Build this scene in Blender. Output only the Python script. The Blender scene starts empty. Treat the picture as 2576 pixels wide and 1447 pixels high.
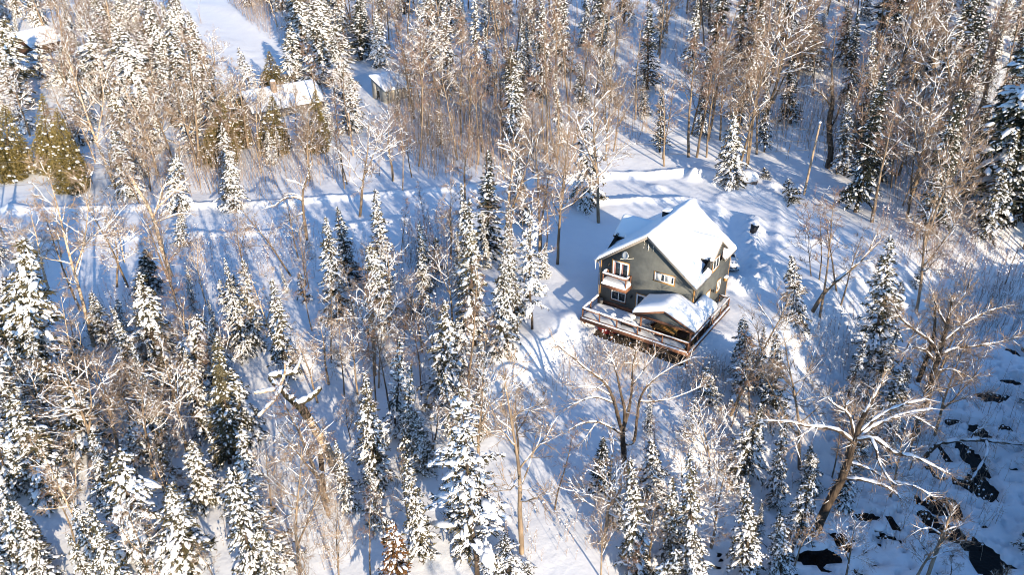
import bpy, math, random
import numpy as np
from mathutils import Matrix, Vector
random.seed(7)
R_ = np.random.RandomState(11)
sc = bpy.context.scene
COL = sc.collection

# ------------------------------------------------------------------ camera, light, exposure
CAM_H = 44.4
PITCH = math.radians(29.23)
ROLL = math.radians(-0.576)
FPX = 1982.8                       # focal length for a 2576 px wide picture
_F = np.array([0, math.cos(PITCH), -math.sin(PITCH)])
_R = np.array([1.0, 0, 0]); _U = np.cross(_R, _F)
_R, _U = math.cos(ROLL)*_R + math.sin(ROLL)*_U, -math.sin(ROLL)*_R + math.cos(ROLL)*_U
_C = np.array([0, 0, CAM_H])
cam = bpy.data.cameras.new('camera'); cam.sensor_width = 36; cam.lens = 36*FPX/2576
cam.clip_start = 0.5; cam.clip_end = 3000
co = bpy.data.objects.new('camera', cam); COL.objects.link(co)
co.matrix_world = Matrix(((_R[0], _U[0], -_F[0], 0), (_R[1], _U[1], -_F[1], 0), (_R[2], _U[2], -_F[2], CAM_H), (0, 0, 0, 1)))
sc.camera = co

SUN_EL = math.radians(14.5)
SUN_AZ = math.radians(25.0)        # the sun stands behind the camera, 25 degrees to its right
sun_dir = Vector((math.sin(SUN_AZ)*math.cos(SUN_EL), -math.cos(SUN_AZ)*math.cos(SUN_EL), math.sin(SUN_EL)))
sl = bpy.data.lights.new('sun', 'SUN'); sl.energy = 5.0; sl.angle = math.radians(0.5); sl.color = (1.0, 0.84, 0.63)
so = bpy.data.objects.new('sun', sl); COL.objects.link(so)
so.rotation_euler = sun_dir.to_track_quat('Z', 'Y').to_euler()
wd = bpy.data.worlds.new('World'); sc.world = wd; wd.use_nodes = True
nt = wd.node_tree; bg = nt.nodes['Background']
sky = nt.nodes.new('ShaderNodeTexSky'); sky.sky_type = 'NISHITA'; sky.sun_disc = False
sky.sun_elevation = SUN_EL; sky.sun_rotation = math.pi - SUN_AZ
sky.altitude = 300; sky.air_density = 1.0; sky.dust_density = 0.6; sky.ozone_density = 1.6
tint = nt.nodes.new('ShaderNodeMix'); tint.data_type = 'RGBA'; tint.blend_type = 'MULTIPLY'; tint.inputs['Factor'].default_value = 1.0
tint.inputs['B'].default_value = (0.60, 0.89, 1.20, 1)      # the camera's warm-light white balance deepens the blue of the sky
nt.links.new(sky.outputs[0], tint.inputs['A']); nt.links.new(tint.outputs['Result'], bg.inputs[0]); bg.inputs[1].default_value = 0.135
vs = sc.view_settings; vs.view_transform = 'Standard'; vs.look = 'None'; vs.gamma = 1; vs.use_curve_mapping = False
vs.exposure = 0.85
sc.cycles.max_bounces = 5; sc.cycles.diffuse_bounces = 3; sc.cycles.glossy_bounces = 2; sc.cycles.transmission_bounces = 2
sc.cycles.filter_width = 1.0
sc.cycles.use_denoising = True
try: sc.cycles.denoiser = 'OPENIMAGEDENOISE'
except Exception: pass

# ------------------------------------------------------------------ picture <-> place
def ray(u, v): return _F + _R*((u-1288)/FPX) - _U*((v-723.5)/FPX)
def plane_at(u, v, z=0.0):
    d = ray(u, v); t = (z-CAM_H)/d[2]; return _C + t*d
def project(P):
    d = np.asarray(P, float) - _C; z = d @ _F
    return 1288 + FPX*(d @ _R)/z, 723.5 - FPX*(d @ _U)/z

# ------------------------------------------------------------------ mesh building
class MB:
    """collects shapes, then links them as one mesh object"""
    def __init__(s): s.v = []; s.q = []; s.t = []; s.n = 0; s.qm = []; s.tm = []
    def add(s, V, Q=None, T=None, m=0):
        V = np.asarray(V, float).reshape(-1, 3)
        if Q is not None and len(Q):
            Q = np.asarray(Q, int); s.q.append(Q + s.n); s.qm.append(np.full(len(Q), m))
        if T is not None and len(T):
            T = np.asarray(T, int); s.t.append(T + s.n); s.tm.append(np.full(len(T), m))
        s.v.append(V); s.n += len(V); return s
    def box(s, x0, x1, y0, y1, z0, z1, m=0):
        V = [(x, y, z) for z in (z0, z1) for y in (y0, y1) for x in (x0, x1)]
        return s.add(V, [(0, 2, 3, 1), (4, 5, 7, 6), (0, 1, 5, 4), (2, 6, 7, 3), (0, 4, 6, 2), (1, 3, 7, 5)], m=m)
    def bar(s, a, b, w, h, up=(0, 0, 1), m=0):
        a = np.array(a, float); b = np.array(b, float); d = b-a; d /= np.linalg.norm(d)
        up = np.array(up, float)
        if abs(d @ up) > 0.98: up = np.array([0, 1.0, 0])
        x = np.cross(d, up); x /= np.linalg.norm(x); y = np.cross(x, d)
        V = [p + x*sx*w/2 + y*sy*h/2 for p in (a, b) for sx, sy in ((-1, -1), (1, -1), (1, 1), (-1, 1))]
        return s.add(V, [(0, 3, 2, 1), (4, 5, 6, 7), (0, 1, 5, 4), (1, 2, 6, 5), (2, 3, 7, 6), (3, 0, 4, 7)], m=m)
    def prism(s, poly, a0, a1, axis, m=0):
        """polygon in the two other axes, extruded along axis from a0 to a1"""
        n = len(poly); V = []
        for a in (a0, a1):
            for p in poly:
                q = list(p); q.insert(axis, a); V.append(q)
        T = []; Q = [(i, (i+1) % n, n+(i+1) % n, n+i) for i in range(n)]
        for i in range(1, n-1): T += [(0, i+1, i), (n, n+i, n+i+1)]
        return s.add(V, Q, T, m)
    def tube(s, P, rad, k=6, m=0, flat=1.0, cap=True):
        P = np.asarray(P, float); n = len(P); rad = np.broadcast_to(np.asarray(rad, float), (n,))
        T = np.gradient(P, axis=0); T /= np.linalg.norm(T, axis=1)[:, None] + 1e-9
        ref = np.array([0.31, 0.95, 0.05]) if abs(T[n//2, 2]) > 0.7 else np.array([0, 0, 1.0])
        X = np.cross(T, ref); X /= np.linalg.norm(X, axis=1)[:, None] + 1e-9
        Y = np.cross(X, T)
        a = np.arange(k)*2*math.pi/k
        V = P[:, None, :] + rad[:, None, None]*(np.cos(a)[None, :, None]*X[:, None, :] + flat*np.sin(a)[None, :, None]*Y[:, None, :])
        i = np.arange(n-1)[:, None]*k; j = np.arange(k)[None, :]; jn = (j+1) % k
        Q = np.stack([i+j, i+jn, i+k+jn, i+k+j], -1).reshape(-1, 4)
        Tc = []
        if cap:
            Tc = [(0, q+1, q) if False else (0, q, q+1) for q in range(1, k-1)]
            Tc += [((n-1)*k, (n-1)*k+q, (n-1)*k+q+1) for q in range(1, k-1)]
        return s.add(V.reshape(-1, 3), Q, Tc, m)
    def sticks(s, A, B, ra, rb, m=0):
        """many three-sided single-segment twigs at once"""
        A = np.asarray(A, float); B = np.asarray(B, float)
        if len(A) == 0: return s
        ra = np.broadcast_to(ra, (len(A),)); rb = np.broadcast_to(rb, (len(A),))
        d = B-A; d /= np.linalg.norm(d, axis=1)[:, None] + 1e-9
        ref = np.where(np.abs(d[:, 2:3]) > 0.8, np.array([[1.0, 0, 0]]), np.array([[0, 0, 1.0]]))
        X = np.cross(d, ref); X /= np.linalg.norm(X, axis=1)[:, None]; Y = np.cross(X, d)
        V = np.zeros((len(A), 6, 3))
        for i in range(3):
            c, q = math.cos(i*2.094), math.sin(i*2.094)
            o = c*X + q*Y
            V[:, i] = A + o*ra[:, None]; V[:, 3+i] = B + o*rb[:, None]
        b = np.arange(len(A))[:, None]*6
        Q = np.concatenate([b+np.array([[0, 1, 4, 3]]), b+np.array([[1, 2, 5, 4]]), b+np.array([[2, 0, 3, 5]])])
        return s.add(V.reshape(-1, 3), Q, None, m)
    def quads(s, C, D, W, m=0, taper=0.35):
        """flat needle sprays: base C, vector D, half width vector W"""
        V = np.stack([C-W, C+W, C+D+W*taper, C+D-W*taper], 1)
        b = np.arange(len(C))[:, None]*4
        return s.add(V.reshape(-1, 3), b+np.array([[0, 1, 2, 3]]), None, m)
    def blobs(s, C, AX, AY, AZ, rng, jit=0.22, m=0):
        """small rounded snow pads, one per centre, with half axes AX AY AZ"""
        n = len(C)
        if n == 0: return s
        base = []
        k = 6
        for zz, rr in ((0.55, 0.72), (-0.35, 0.95)):
            for i in range(k):
                a = (i + (0.5 if zz < 0 else 0))*2*math.pi/k; base.append((rr*math.cos(a), rr*math.sin(a), zz))
        base += [(0, 0, 1.0), (0, 0, -0.8)]
        base = np.array(base)
        L = base[None]*(1 + jit*rng.uniform(-1, 1, (n, len(base), 1)))
        V = C[:, None] + L[..., 0:1]*AX[:, None] + L[..., 1:2]*AY[:, None] + L[..., 2:3]*AZ[:, None]
        T = []
        for i in range(k):
            j = (i+1) % k
            T += [(12, i, j), (i, 6+i, j), (j, 6+i, 6+j), (13, 6+j, 6+i)]
        T = np.array(T); b = np.arange(n)[:, None, None]*14
        return s.add(V.reshape(-1, 3), None, (b+T[None]).reshape(-1, 3), m)
    def mesh(s, name, mats, smooth=False):
        me = bpy.data.meshes.new(name)
        V = np.concatenate(s.v) if s.v else np.zeros((0, 3))
        Q = np.concatenate(s.q) if s.q else np.zeros((0, 4), int)
        T = np.concatenate(s.t) if s.t else np.zeros((0, 3), int)
        me.vertices.add(len(V)); me.vertices.foreach_set('co', V.ravel())
        me.loops.add(Q.size + T.size); me.loops.foreach_set('vertex_index', np.concatenate([Q.ravel(), T.ravel()]))
        me.polygons.add(len(Q)+len(T))
        ls = np.concatenate([np.arange(len(Q))*4, Q.size + np.arange(len(T))*3])
        me.polygons.foreach_set('loop_start', ls)
        me.polygons.foreach_set('loop_total', np.concatenate([np.full(len(Q), 4), np.full(len(T), 3)]))
        mi = np.concatenate(s.qm + s.tm) if (s.qm or s.tm) else np.zeros(0, int)
        me.polygons.foreach_set('material_index', mi.astype(np.int32))
        if smooth: me.polygons.foreach_set('use_smooth', np.ones(len(Q)+len(T), bool))
        for m in (mats if isinstance(mats, (list, tuple)) else [mats]): me.materials.append(m)
        me.update(); me.validate(); return me
    def obj(s, name, mats, parent=None, smooth=False):
        o = bpy.data.objects.new(name, s.mesh(name, mats, smooth)); COL.objects.link(o)
        if parent: o.parent = parent
        return o

def tag(o, label=None, cat=None, group=None, kind=None):
    if label: o['label'] = label
    if cat: o['category'] = cat
    if group: o['group'] = group
    if kind: o['kind'] = kind
    return o
def thing(name, label, cat, loc=(0, 0, 0), rz=0.0, group=None):
    o = bpy.data.objects.new(name, None); COL.objects.link(o)
    o.location = loc; o.rotation_euler = (0, 0, rz); o.empty_display_size = 0.3
    return tag(o, label, cat, group)
def inst(name, me, parent):
    o = bpy.data.objects.new(name, me); COL.objects.link(o); o.parent = parent; return o

# ------------------------------------------------------------------ materials
def mat(name, col, rough=0.7, col2=None, scale=3.0, detail=4, bump=0.0, bscale=None, spec=0.3, metal=0.0, vary=0.0, stretch=None, lo=0.35, hi=0.65, coord='Object'):
    m = bpy.data.materials.new(name); m.use_nodes = True; n = m.node_tree; b = n.nodes['Principled BSDF']
    b.inputs['Base Color'].default_value = (*col, 1); b.inputs['Roughness'].default_value = rough
    b.inputs['Specular IOR Level'].default_value = spec; b.inputs['Metallic'].default_value = metal
    L = n.links.new; tc = None
    if col2 or bump:
        tc = n.nodes.new('ShaderNodeTexCoord'); mp = n.nodes.new('ShaderNodeMapping'); L(tc.outputs[coord], mp.inputs[0])
        if stretch: mp.inputs['Scale'].default_value = stretch
    out = None
    if col2:
        no = n.nodes.new('ShaderNodeTexNoise'); no.inputs['Scale'].default_value = scale; no.inputs['Detail'].default_value = detail
        L(mp.outputs[0], no.inputs[0])
        mr = n.nodes.new('ShaderNodeMapRange'); mr.inputs['From Min'].default_value = lo; mr.inputs['From Max'].default_value = hi
        L(no.outputs[0], mr.inputs[0])
        mx = n.nodes.new('ShaderNodeMix'); mx.data_type = 'RGBA'
        mx.inputs['A'].default_value = (*col, 1); mx.inputs['B'].default_value = (*col2, 1)
        L(mr.outputs[0], mx.inputs['Factor']); out = mx.outputs['Result']
    if vary:
        oi = n.nodes.new('ShaderNodeObjectInfo'); hs = n.nodes.new('ShaderNodeHueSaturation')
        ma = n.nodes.new('ShaderNodeMapRange'); ma.inputs['To Min'].default_value = 1-vary; ma.inputs['To Max'].default_value = 1+vary
        L(oi.outputs['Random'], ma.inputs[0]); L(ma.outputs[0], hs.inputs['Value'])
        if out: L(out, hs.inputs['Color'])
        else: hs.inputs['Color'].default_value = (*col, 1)
        out = hs.outputs[0]
    if out: L(out, b.inputs['Base Color'])
    if bump:
        nb = n.nodes.new('ShaderNodeTexNoise'); nb.inputs['Scale'].default_value = bscale or scale; nb.inputs['Detail'].default_value = 5
        L(mp.outputs[0], nb.inputs[0]); bu = n.nodes.new('ShaderNodeBump'); bu.inputs['Strength'].default_value = bump; bu.inputs['Distance'].default_value = 0.1
        L(nb.outputs[0], bu.inputs['Height']); L(bu.outputs[0], b.inputs['Normal'])
    return m
def siding(name, col, col2, pitch, axis='Z', depth=0.6):
    """painted boards: fine relief lines every pitch metres"""
    m = mat(name, col, 0.75, col2, 1.3, 5, spec=0.2); n = m.node_tree; L = n.links.new; b = n.nodes['Principled BSDF']
    tc = n.nodes.new('ShaderNodeTexCoord'); w = n.nodes.new('ShaderNodeTexWave'); w.wave_type = 'BANDS'; w.bands_direction = axis; w.wave_profile = 'SAW'
    w.inputs['Scale'].default_value = 0.314159/pitch; w.inputs['Distortion'].default_value = 0.0
    L(tc.outputs['Object'], w.inputs[0]); bu = n.nodes.new('ShaderNodeBump'); bu.inputs['Strength'].default_value = depth; bu.inputs['Distance'].default_value = 0.03
    L(w.outputs[0], bu.inputs['Height']); L(bu.outputs[0], b.inputs['Normal'])
    return m
M = {}
M['snow'] = mat('snow', (0.86, 0.87, 0.88), 0.62, (0.82, 0.83, 0.85), 0.35, 6, bump=0.35, bscale=2.2, spec=0.25)
M['snow_pad'] = mat('snow_on_branches', (0.87, 0.87, 0.88), 0.6, spec=0.2)
M['snow_roof'] = mat('snow_on_roof', (0.87, 0.88, 0.89), 0.6, bump=0.10, bscale=0.9, spec=0.25)
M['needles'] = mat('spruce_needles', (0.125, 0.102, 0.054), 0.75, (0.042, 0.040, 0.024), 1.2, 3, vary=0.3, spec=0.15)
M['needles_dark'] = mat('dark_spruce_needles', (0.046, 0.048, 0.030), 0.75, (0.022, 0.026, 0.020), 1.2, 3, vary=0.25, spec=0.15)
M['cedar'] = mat('cedar_foliage', (0.22, 0.165, 0.06), 0.8, (0.085, 0.072, 0.026), 2.2, 4, vary=0.2, spec=0.1)
M['rust'] = mat('rusty_dead_needles', (0.20, 0.085, 0.03), 0.85, (0.10, 0.06, 0.022), 1.2, 3, spec=0.1)
M['bark'] = mat('grey_brown_bark', (0.30, 0.225, 0.155), 0.9, (0.12, 0.088, 0.062), 2.2, 5, bump=0.5, bscale=7, vary=0.3, spec=0.1, stretch=(1, 1, 0.35))
M['bark_dark'] = mat('dark_conifer_bark', (0.125, 0.092, 0.066), 0.9, (0.040, 0.030, 0.024), 3.5, 6, bump=0.8, bscale=8, vary=0.25, spec=0.1, stretch=(1, 1, 0.35))
M['birch'] = mat('birch_bark', (0.55, 0.43, 0.31), 0.8, (0.24, 0.16, 0.10), 2.6, 5, bump=0.4, bscale=6, spec=0.15, stretch=(1, 1, 1.8), lo=0.45, hi=0.62)
M['moss'] = mat('mossy_bark', (0.075, 0.062, 0.035), 0.95, (0.035, 0.030, 0.02), 5, 5, bump=0.6, bscale=9, spec=0.05)
M['twig'] = mat('brown_twigs', (0.33, 0.24, 0.17), 0.85, vary=0.3, spec=0.1)
M['twig_red'] = mat('reddish_brush', (0.27, 0.175, 0.13), 0.85, vary=0.25, spec=0.1)
M['siding'] = siding('grey_green_siding', (0.138, 0.143, 0.132), (0.105, 0.110, 0.104), 0.115)
M['trim'] = mat('white_window_trim', (0.80, 0.79, 0.76), 0.5)
M['taupe'] = mat('taupe_fascia', (0.27, 0.235, 0.20), 0.6, (0.23, 0.20, 0.17), 2)
M['soffit'] = mat('dark_soffit', (0.10, 0.095, 0.09), 0.7)
M['cedarwood'] = mat('red_brown_stained_wood', (0.245, 0.115, 0.065), 0.65, (0.14, 0.062, 0.036), 3.5, 5, bump=0.3, bscale=9, stretch=(1, 1, 1), spec=0.25)
M['plainwood'] = mat('honey_wood', (0.50, 0.27, 0.085), 0.55, (0.34, 0.17, 0.055), 4, 5, stretch=(0.4, 3, 3))
M['darkmetal'] = mat('black_metal', (0.022, 0.022, 0.024), 0.45, metal=0.3)
M['steel'] = mat('galvanised_steel', (0.50, 0.52, 0.54), 0.35, metal=0.9)
M['shingle'] = mat('dark_roof_shingles', (0.05, 0.047, 0.045), 0.9, (0.08, 0.075, 0.07), 6)
M['concrete'] = mat('concrete', (0.33, 0.31, 0.28), 0.9, (0.24, 0.225, 0.20), 2, 5, bump=0.3)
M['dish'] = mat('grey_dish_paint', (0.40, 0.42, 0.43), 0.45)
M['offwhite'] = mat('off_white_arm', (0.68, 0.64, 0.55), 0.5)
M['curtain'] = mat('pale_curtain', (0.62, 0.60, 0.56), 0.9)
M['curtain_red'] = mat('rose_curtain', (0.30, 0.16, 0.15), 0.9)
M['rock'] = mat('granite', (0.32, 0.25, 0.20), 0.85, (0.16, 0.12, 0.10), 2.5, 6, bump=0.7, bscale=4)
M['pole'] = mat('weathered_pole', (0.46, 0.34, 0.235), 0.85, (0.33, 0.24, 0.165), 3, 4, stretch=(4, 4, 0.5))
M['wire'] = mat('power_cable', (0.16, 0.145, 0.12), 0.6)
M['shedboard'] = siding('pale_grey_boards', (0.50, 0.47, 0.39), (0.38, 0.36, 0.30), 0.25, 'X')
M['darkboard'] = mat('dark_brown_boards', (0.055, 0.032, 0.022), 0.85, (0.10, 0.05, 0.03), 3)
M['brick'] = mat('tan_chimney_stone', (0.55, 0.40, 0.28), 0.9, (0.36, 0.25, 0.18), 2.5, 5, bump=0.4)
M['soil'] = mat('bare_soil', (0.075, 0.055, 0.038), 0.95, (0.035, 0.028, 0.02), 2.5, 5, bump=0.8, bscale=6)
M['black'] = mat('painted_interior_dark', (0.010, 0.008, 0.008), 0.9)  # near-black colour standing in for the shade inside the shed
M['bin'] = mat('black_plastic', (0.02, 0.022, 0.028), 0.5)
M['red'] = mat('red_tarp', (0.42, 0.045, 0.035), 0.6, (0.28, 0.025, 0.02), 3)
M['firewood'] = mat('split_firewood', (0.46, 0.30, 0.12), 0.85, (0.26, 0.16, 0.07), 5)
M['carpaint'] = mat('silver_white_car_paint', (0.62, 0.63, 0.64), 0.28, spec=0.5)
M['tyre'] = mat('rubber', (0.02, 0.02, 0.02), 0.85)
M['lamp'] = mat('clear_headlight', (0.70, 0.70, 0.68), 0.12, spec=0.6)
def glassmat():
    m = bpy.data.materials.new('window_glass'); m.use_nodes = True; n = m.node_tree
    b = n.nodes['Principled BSDF']; b.inputs['Base Color'].default_value = (0.02, 0.025, 0.03, 1); b.inputs['Roughness'].default_value = 0.06
    b.inputs['Specular IOR Level'].default_value = 0.6
    return m
M['glass'] = glassmat()
def watermat():
    m = mat('dark_creek_water', (0.007, 0.005, 0.004), 0.16, bump=0.35, bscale=3.5, spec=0.12); return m
M['water'] = watermat()

# ------------------------------------------------------------------ terrain
HOUSE = np.array([9.1, 71.5, 2.34]); HROT = math.radians(-35)
_hc, _hs = math.cos(HROT), math.sin(HROT)
def h2w(x, y, z=0.0): return np.array([HOUSE[0]+_hc*x-_hs*y, HOUSE[1]+_hs*x+_hc*y, HOUSE[2]+z])
def sstep(a, b, x):
    t = np.clip((x-a)/(b-a), 0, 1); return t*t*(3-2*t)
_nr = np.random.RandomState(3)
_W = [(_nr.uniform(0, 2*math.pi), _nr.uniform(0, 6.28), _nr.uniform(0.8, 1.25)) for _ in range(48)]
def waves(x, y, lam, n=8, o=0):
    s = 0
    for i in range(n):
        a, p, k = _W[(i+o) % 48]; s = s + np.sin((x*math.cos(a)+y*math.sin(a))*2*math.pi*k/lam + p + 1.7*np.sin((x*math.sin(a)-y*math.cos(a))*2*math.pi*0.6*k/lam))
    return s/n
def pdist(x, y, pts):
    """distance to a polyline and the value interpolated along it"""
    best = np.full(np.shape(x), 1e9); val = np.zeros(np.shape(x))
    for a, b in zip(pts[:-1], pts[1:]):
        dx, dy = b[0]-a[0], b[1]-a[1]; t = np.clip(((x-a[0])*dx+(y-a[1])*dy)/(dx*dx+dy*dy), 0, 1)
        d = np.hypot(x-a[0]-t*dx, y-a[1]-t*dy); z = a[2]+t*(b[2]-a[2])
        val = np.where(d < best, z, val); best = np.minimum(best, d)
    return best, val
def pp(L): return [(*plane_at(u, v, z)[:2], z) for u, v, z in L]
ROAD = pp([(-500, 588, -0.1), (-100, 572, 0.0), (300, 562, 0.2), (700, 548, 0.5), (1100, 513, 1.0), (1550, 478, 1.5), (1740, 470, 1.7), (1880, 512, 1.75), (1990, 565, 1.75)])
SPUR = pp([(1880, 512, 1.75), (1872, 600, 1.75), (1850, 680, 1.75)])
LANE = pp([(-60, 540, 0.0), (40, 450, 0.1), (120, 360, 0.4)])
UPROAD = [(-150, 300, 9), (-112, 255, 6.3), (-78, 222, 4.6), (-60, 196, 3.0), (-50, 172, 1.9)]
CREEK = pp([(2900, 760, -3.6), (2640, 870, -4.0), (2480, 985, -4.4), (2380, 1080, -4.5), (2450, 1170, -4.5), (2370, 1270, -4.6), (2330, 1340, -4.6), (2480, 1430, -4.7), (2560, 1560, -4.8)])
CREEK2 = pp([(2370, 1290, -4.6), (2220, 1300, -4.6), (2060, 1370, -4.7), (1900, 1480, -4.8)])
LINEX = [-200, -30, plane_at(1225, 912, .8)[0], plane_at(1340, 868, 1.1)[0], plane_at(1450, 812, 1.5)[0], h2w(-.4, -.4)[0], h2w(10.6, -.6)[0], 25, 34, 60, 200]
LINEY = [75, 70, plane_at(1225, 912, .8)[1], plane_at(1340, 868, 1.1)[1], plane_at(1450, 812, 1.5)[1], h2w(-.4, -.4)[1], h2w(10.6, -.6)[1], 66, 72, 84, 150]
BANK = pp([(1895, 560, 1.7), (1885, 610, 1.7), (1902, 655, 1.7), (1914, 705, 1.7), (1885, 728, 1.6), (1838, 730, 1.6)])
MOUND = [(1745, 446, 15, 1.7), (1648, 470, 20, .5), (1945, 470, 16, .7), (2010, 470, 20, .5), (1800, 455, 22, .6), (1430, 800, 26, .35)]
HOLES = [(2496, 1000, 42, 15), (2400, 1062, 30, 8), (2460, 1085, 26, 16), (2530, 1078, 20, 10), (2446, 1155, 26, 40), (2468, 1228, 38, 30), (2415, 1215, 16, 14), (2378, 1275, 45, 26), (2340, 1310, 20, 36), (2395, 1345, 34, 26),
         (2180, 1300, 42, 9), (2248, 1318, 12, 26), (2228, 1352, 26, 9), (2120, 1362, 20, 22), (2060, 1402, 62, 16), (2486, 1412, 40, 40), (2548, 890, 22, 16), (2375, 1140, 9, 26), (2350, 1190, 12, 20), (2310, 1255, 9, 14), (2545, 962, 30, 10)]
_HW = []
for u, v, ru, rv in HOLES:
    p = plane_at(u, v, -4.5); d = np.linalg.norm(p-_C); e = (CAM_H+4.5)/d
    _HW.append((p[0], p[1], ru*.82*d/FPX, rv*.85*d/FPX/e))
def hfun(x, y):
    x = np.asarray(x, float); y = np.asarray(y, float)
    z = -0.055*np.maximum(0, 66-y) + 0.02*np.maximum(0, -30-x)*sstep(60, 40, y)
    # terrace the house stands on
    yl = np.interp(x, LINEX, LINEY); amp = np.interp(x, [-60, -25, -4, 4, 30, 45, 70], [0.3, 0.7, 1.4, 1.95, 1.9, 1.2, 0.5])
    far = np.interp(y, [100, 130], [1.0, 0.6])
    z = z + amp*far*sstep(-5.2, 0.6, y-yl)
    # hills
    k = np.interp(x, [-90, -20, 15, 60, 120], [0.045, 0.07, 0.15, 0.20, 0.22]); y0 = np.interp(x, [-80, 0, 40, 70], [130, 126, 111, 104])
    s = (y-y0)/8.0; z = z + k*8.0*np.where(s > 20, s, np.log1p(np.exp(np.minimum(s, 20))))
    z = z + 0.22*waves(x, y, 23, 8, 0)*sstep(4, 14, np.hypot(x-14, y-72)) + 0.10*waves(x, y, 7, 8, 9) + 0.035*waves(x, y, 2.1, 8, 18)
    # creek valley
    d1, z1 = pdist(x, y, CREEK); d2, z2 = pdist(x, y, CREEK2)
    near = d1 < d2+2; dc = np.minimum(d1, d2+2); zc = np.where(near, z1, z2)
    w = 1-sstep(5.0, np.interp(x, [10, 40], [15, 20]), dc)
    z = z*(1-w) + w*(zc+0.45+0.22*waves(x, y, 5, 8, 20)+0.10*waves(x, y, 2.2, 8, 27))
    # unseen bank added on the sun's side to throw shade over the creek
    z = z + 12*sstep(3, 22, (x-46)*0.75-(y-46)*0.66)*sstep(75, 40, y)
    # road, its banks
    for path, hw, bank in ((ROAD, 3.5, 0.42), (SPUR, 2.4, 0.25), (LANE, 2.6, 0.25), (UPROAD, 4.0, 0.5)):
        d, zr = pdist(x, y, path); d = d + .45*waves(x, y, 11, 6, 33) + .22*waves(x, y, 4.5, 6, 38); w = 1-sstep(hw, hw+1.6, d)
        z = z*(1-w) + w*(zr+0.02*waves(x, y, 1.6, 6, 30))
        z = z + bank*np.exp(-((d-hw-1.5)/0.75)**2)*(1+0.35*waves(x, y, 2.6, 6, 12)+0.3*waves(x, y, 1.1, 6, 3))
    d, _ = pdist(x, y, BANK)
    z = z + (0.75+0.55*waves(x, y, 1.3, 8, 5)+0.35*np.abs(waves(x, y, 2.4, 8, 15))+0.5*np.abs(waves(x, y, 1.0, 8, 25)))*np.exp(-(d/1.3)**2)
    for mx, my, mr, mh in _MW: z = z + mh*np.exp(-(((x-mx)**2+(y-my)**2)/mr**2))
    hole = np.zeros_like(z)
    for hx, hy, rx, ry in _HW:
        q = np.hypot((x-hx)/rx, (y-hy)/ry); hole = np.maximum(hole, 1.25-q)
    hole = hole + 0.42*waves(x, y, 1.9, 8, 2) + 0.26*waves(x, y, 0.9, 8, 22)
    z = z - 1.6*sstep(0.0, 0.5, hole)*(dc < 12)
    return z
_MW = []
for u, v, ru, mh in MOUND:
    p = plane_at(u, v, 1.8); _MW.append((p[0], p[1], ru*np.linalg.norm(p-_C)/FPX, mh))
_TS = np.concatenate([np.linspace(35, 130, 500), np.linspace(130, 420, 600)])
def hit(u, v):
    d = ray(u, v); P = _C + _TS[:, None]*d; g = P[:, 2]-hfun(P[:, 0], P[:, 1])
    i = int(np.argmax(g < 0)) if (g < 0).any() else len(g)-1
    a = g[i-1]/(g[i-1]-g[i]+1e-9) if i else 0
    t = _TS[i-1]+a*(_TS[i]-_TS[i-1]); p = _C+t*d; return np.array([p[0], p[1], float(hfun(p[0], p[1]))])
def hits(U, V):
    d = _F[None] + _R[None]*((U-1288)/FPX)[:, None] - _U[None]*((V-723.5)/FPX)[:, None]; z = np.zeros(len(U))
    for _ in range(7):
        t = (z-CAM_H)/np.minimum(d[:, 2], -.05); P = _C+t[:, None]*d; z = .35*z+.65*hfun(P[:, 0], P[:, 1])
    P[:, 2] = hfun(P[:, 0], P[:, 1]); return P
def pxm(P): return FPX/((np.asarray(P)-_C) @ _F)

def axis_steps(lo, a, b, hi, fine, coarse):
    return np.unique(np.concatenate([np.arange(lo, a, coarse), np.arange(a, b, fine), np.arange(b, hi+coarse, coarse)]))
gx = axis_steps(-260, -45, 60, 260, 0.36, 2.2); gy = axis_steps(-60, 34, 128, 420, 0.36, 2.2)
GX, GY = np.meshgrid(gx, gy); GZ = hfun(GX, GY)
nx, ny = len(gx), len(gy)
idx = np.arange(nx*ny).reshape(ny, nx)
Qg = np.stack([idx[:-1, :-1], idx[:-1, 1:], idx[1:, 1:], idx[1:, :-1]], -1).reshape(-1, 4)
g = MB().add(np.stack([GX, GY, GZ], -1).reshape(-1, 3), Qg)
ground = tag(g.obj('snowy_ground', M['snow'], smooth=True), kind='structure')
tag(MB().add([(-2600, -2600, -9), (2600, -2600, -9), (2600, 2600, -9), (-2600, 2600, -9)], [(0, 1, 2, 3)]).obj('distant_ground', M['snow']), kind='structure')
cx0, cx1 = 8, 62
tag(MB().add([(cx0, 20, -4.72), (cx1+30, 20, -4.72), (cx1+30, 82, -4.72), (cx0, 82, -4.72)], [(0, 1, 2, 3)]).obj('creek_water', M['water']), kind='structure')

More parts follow.
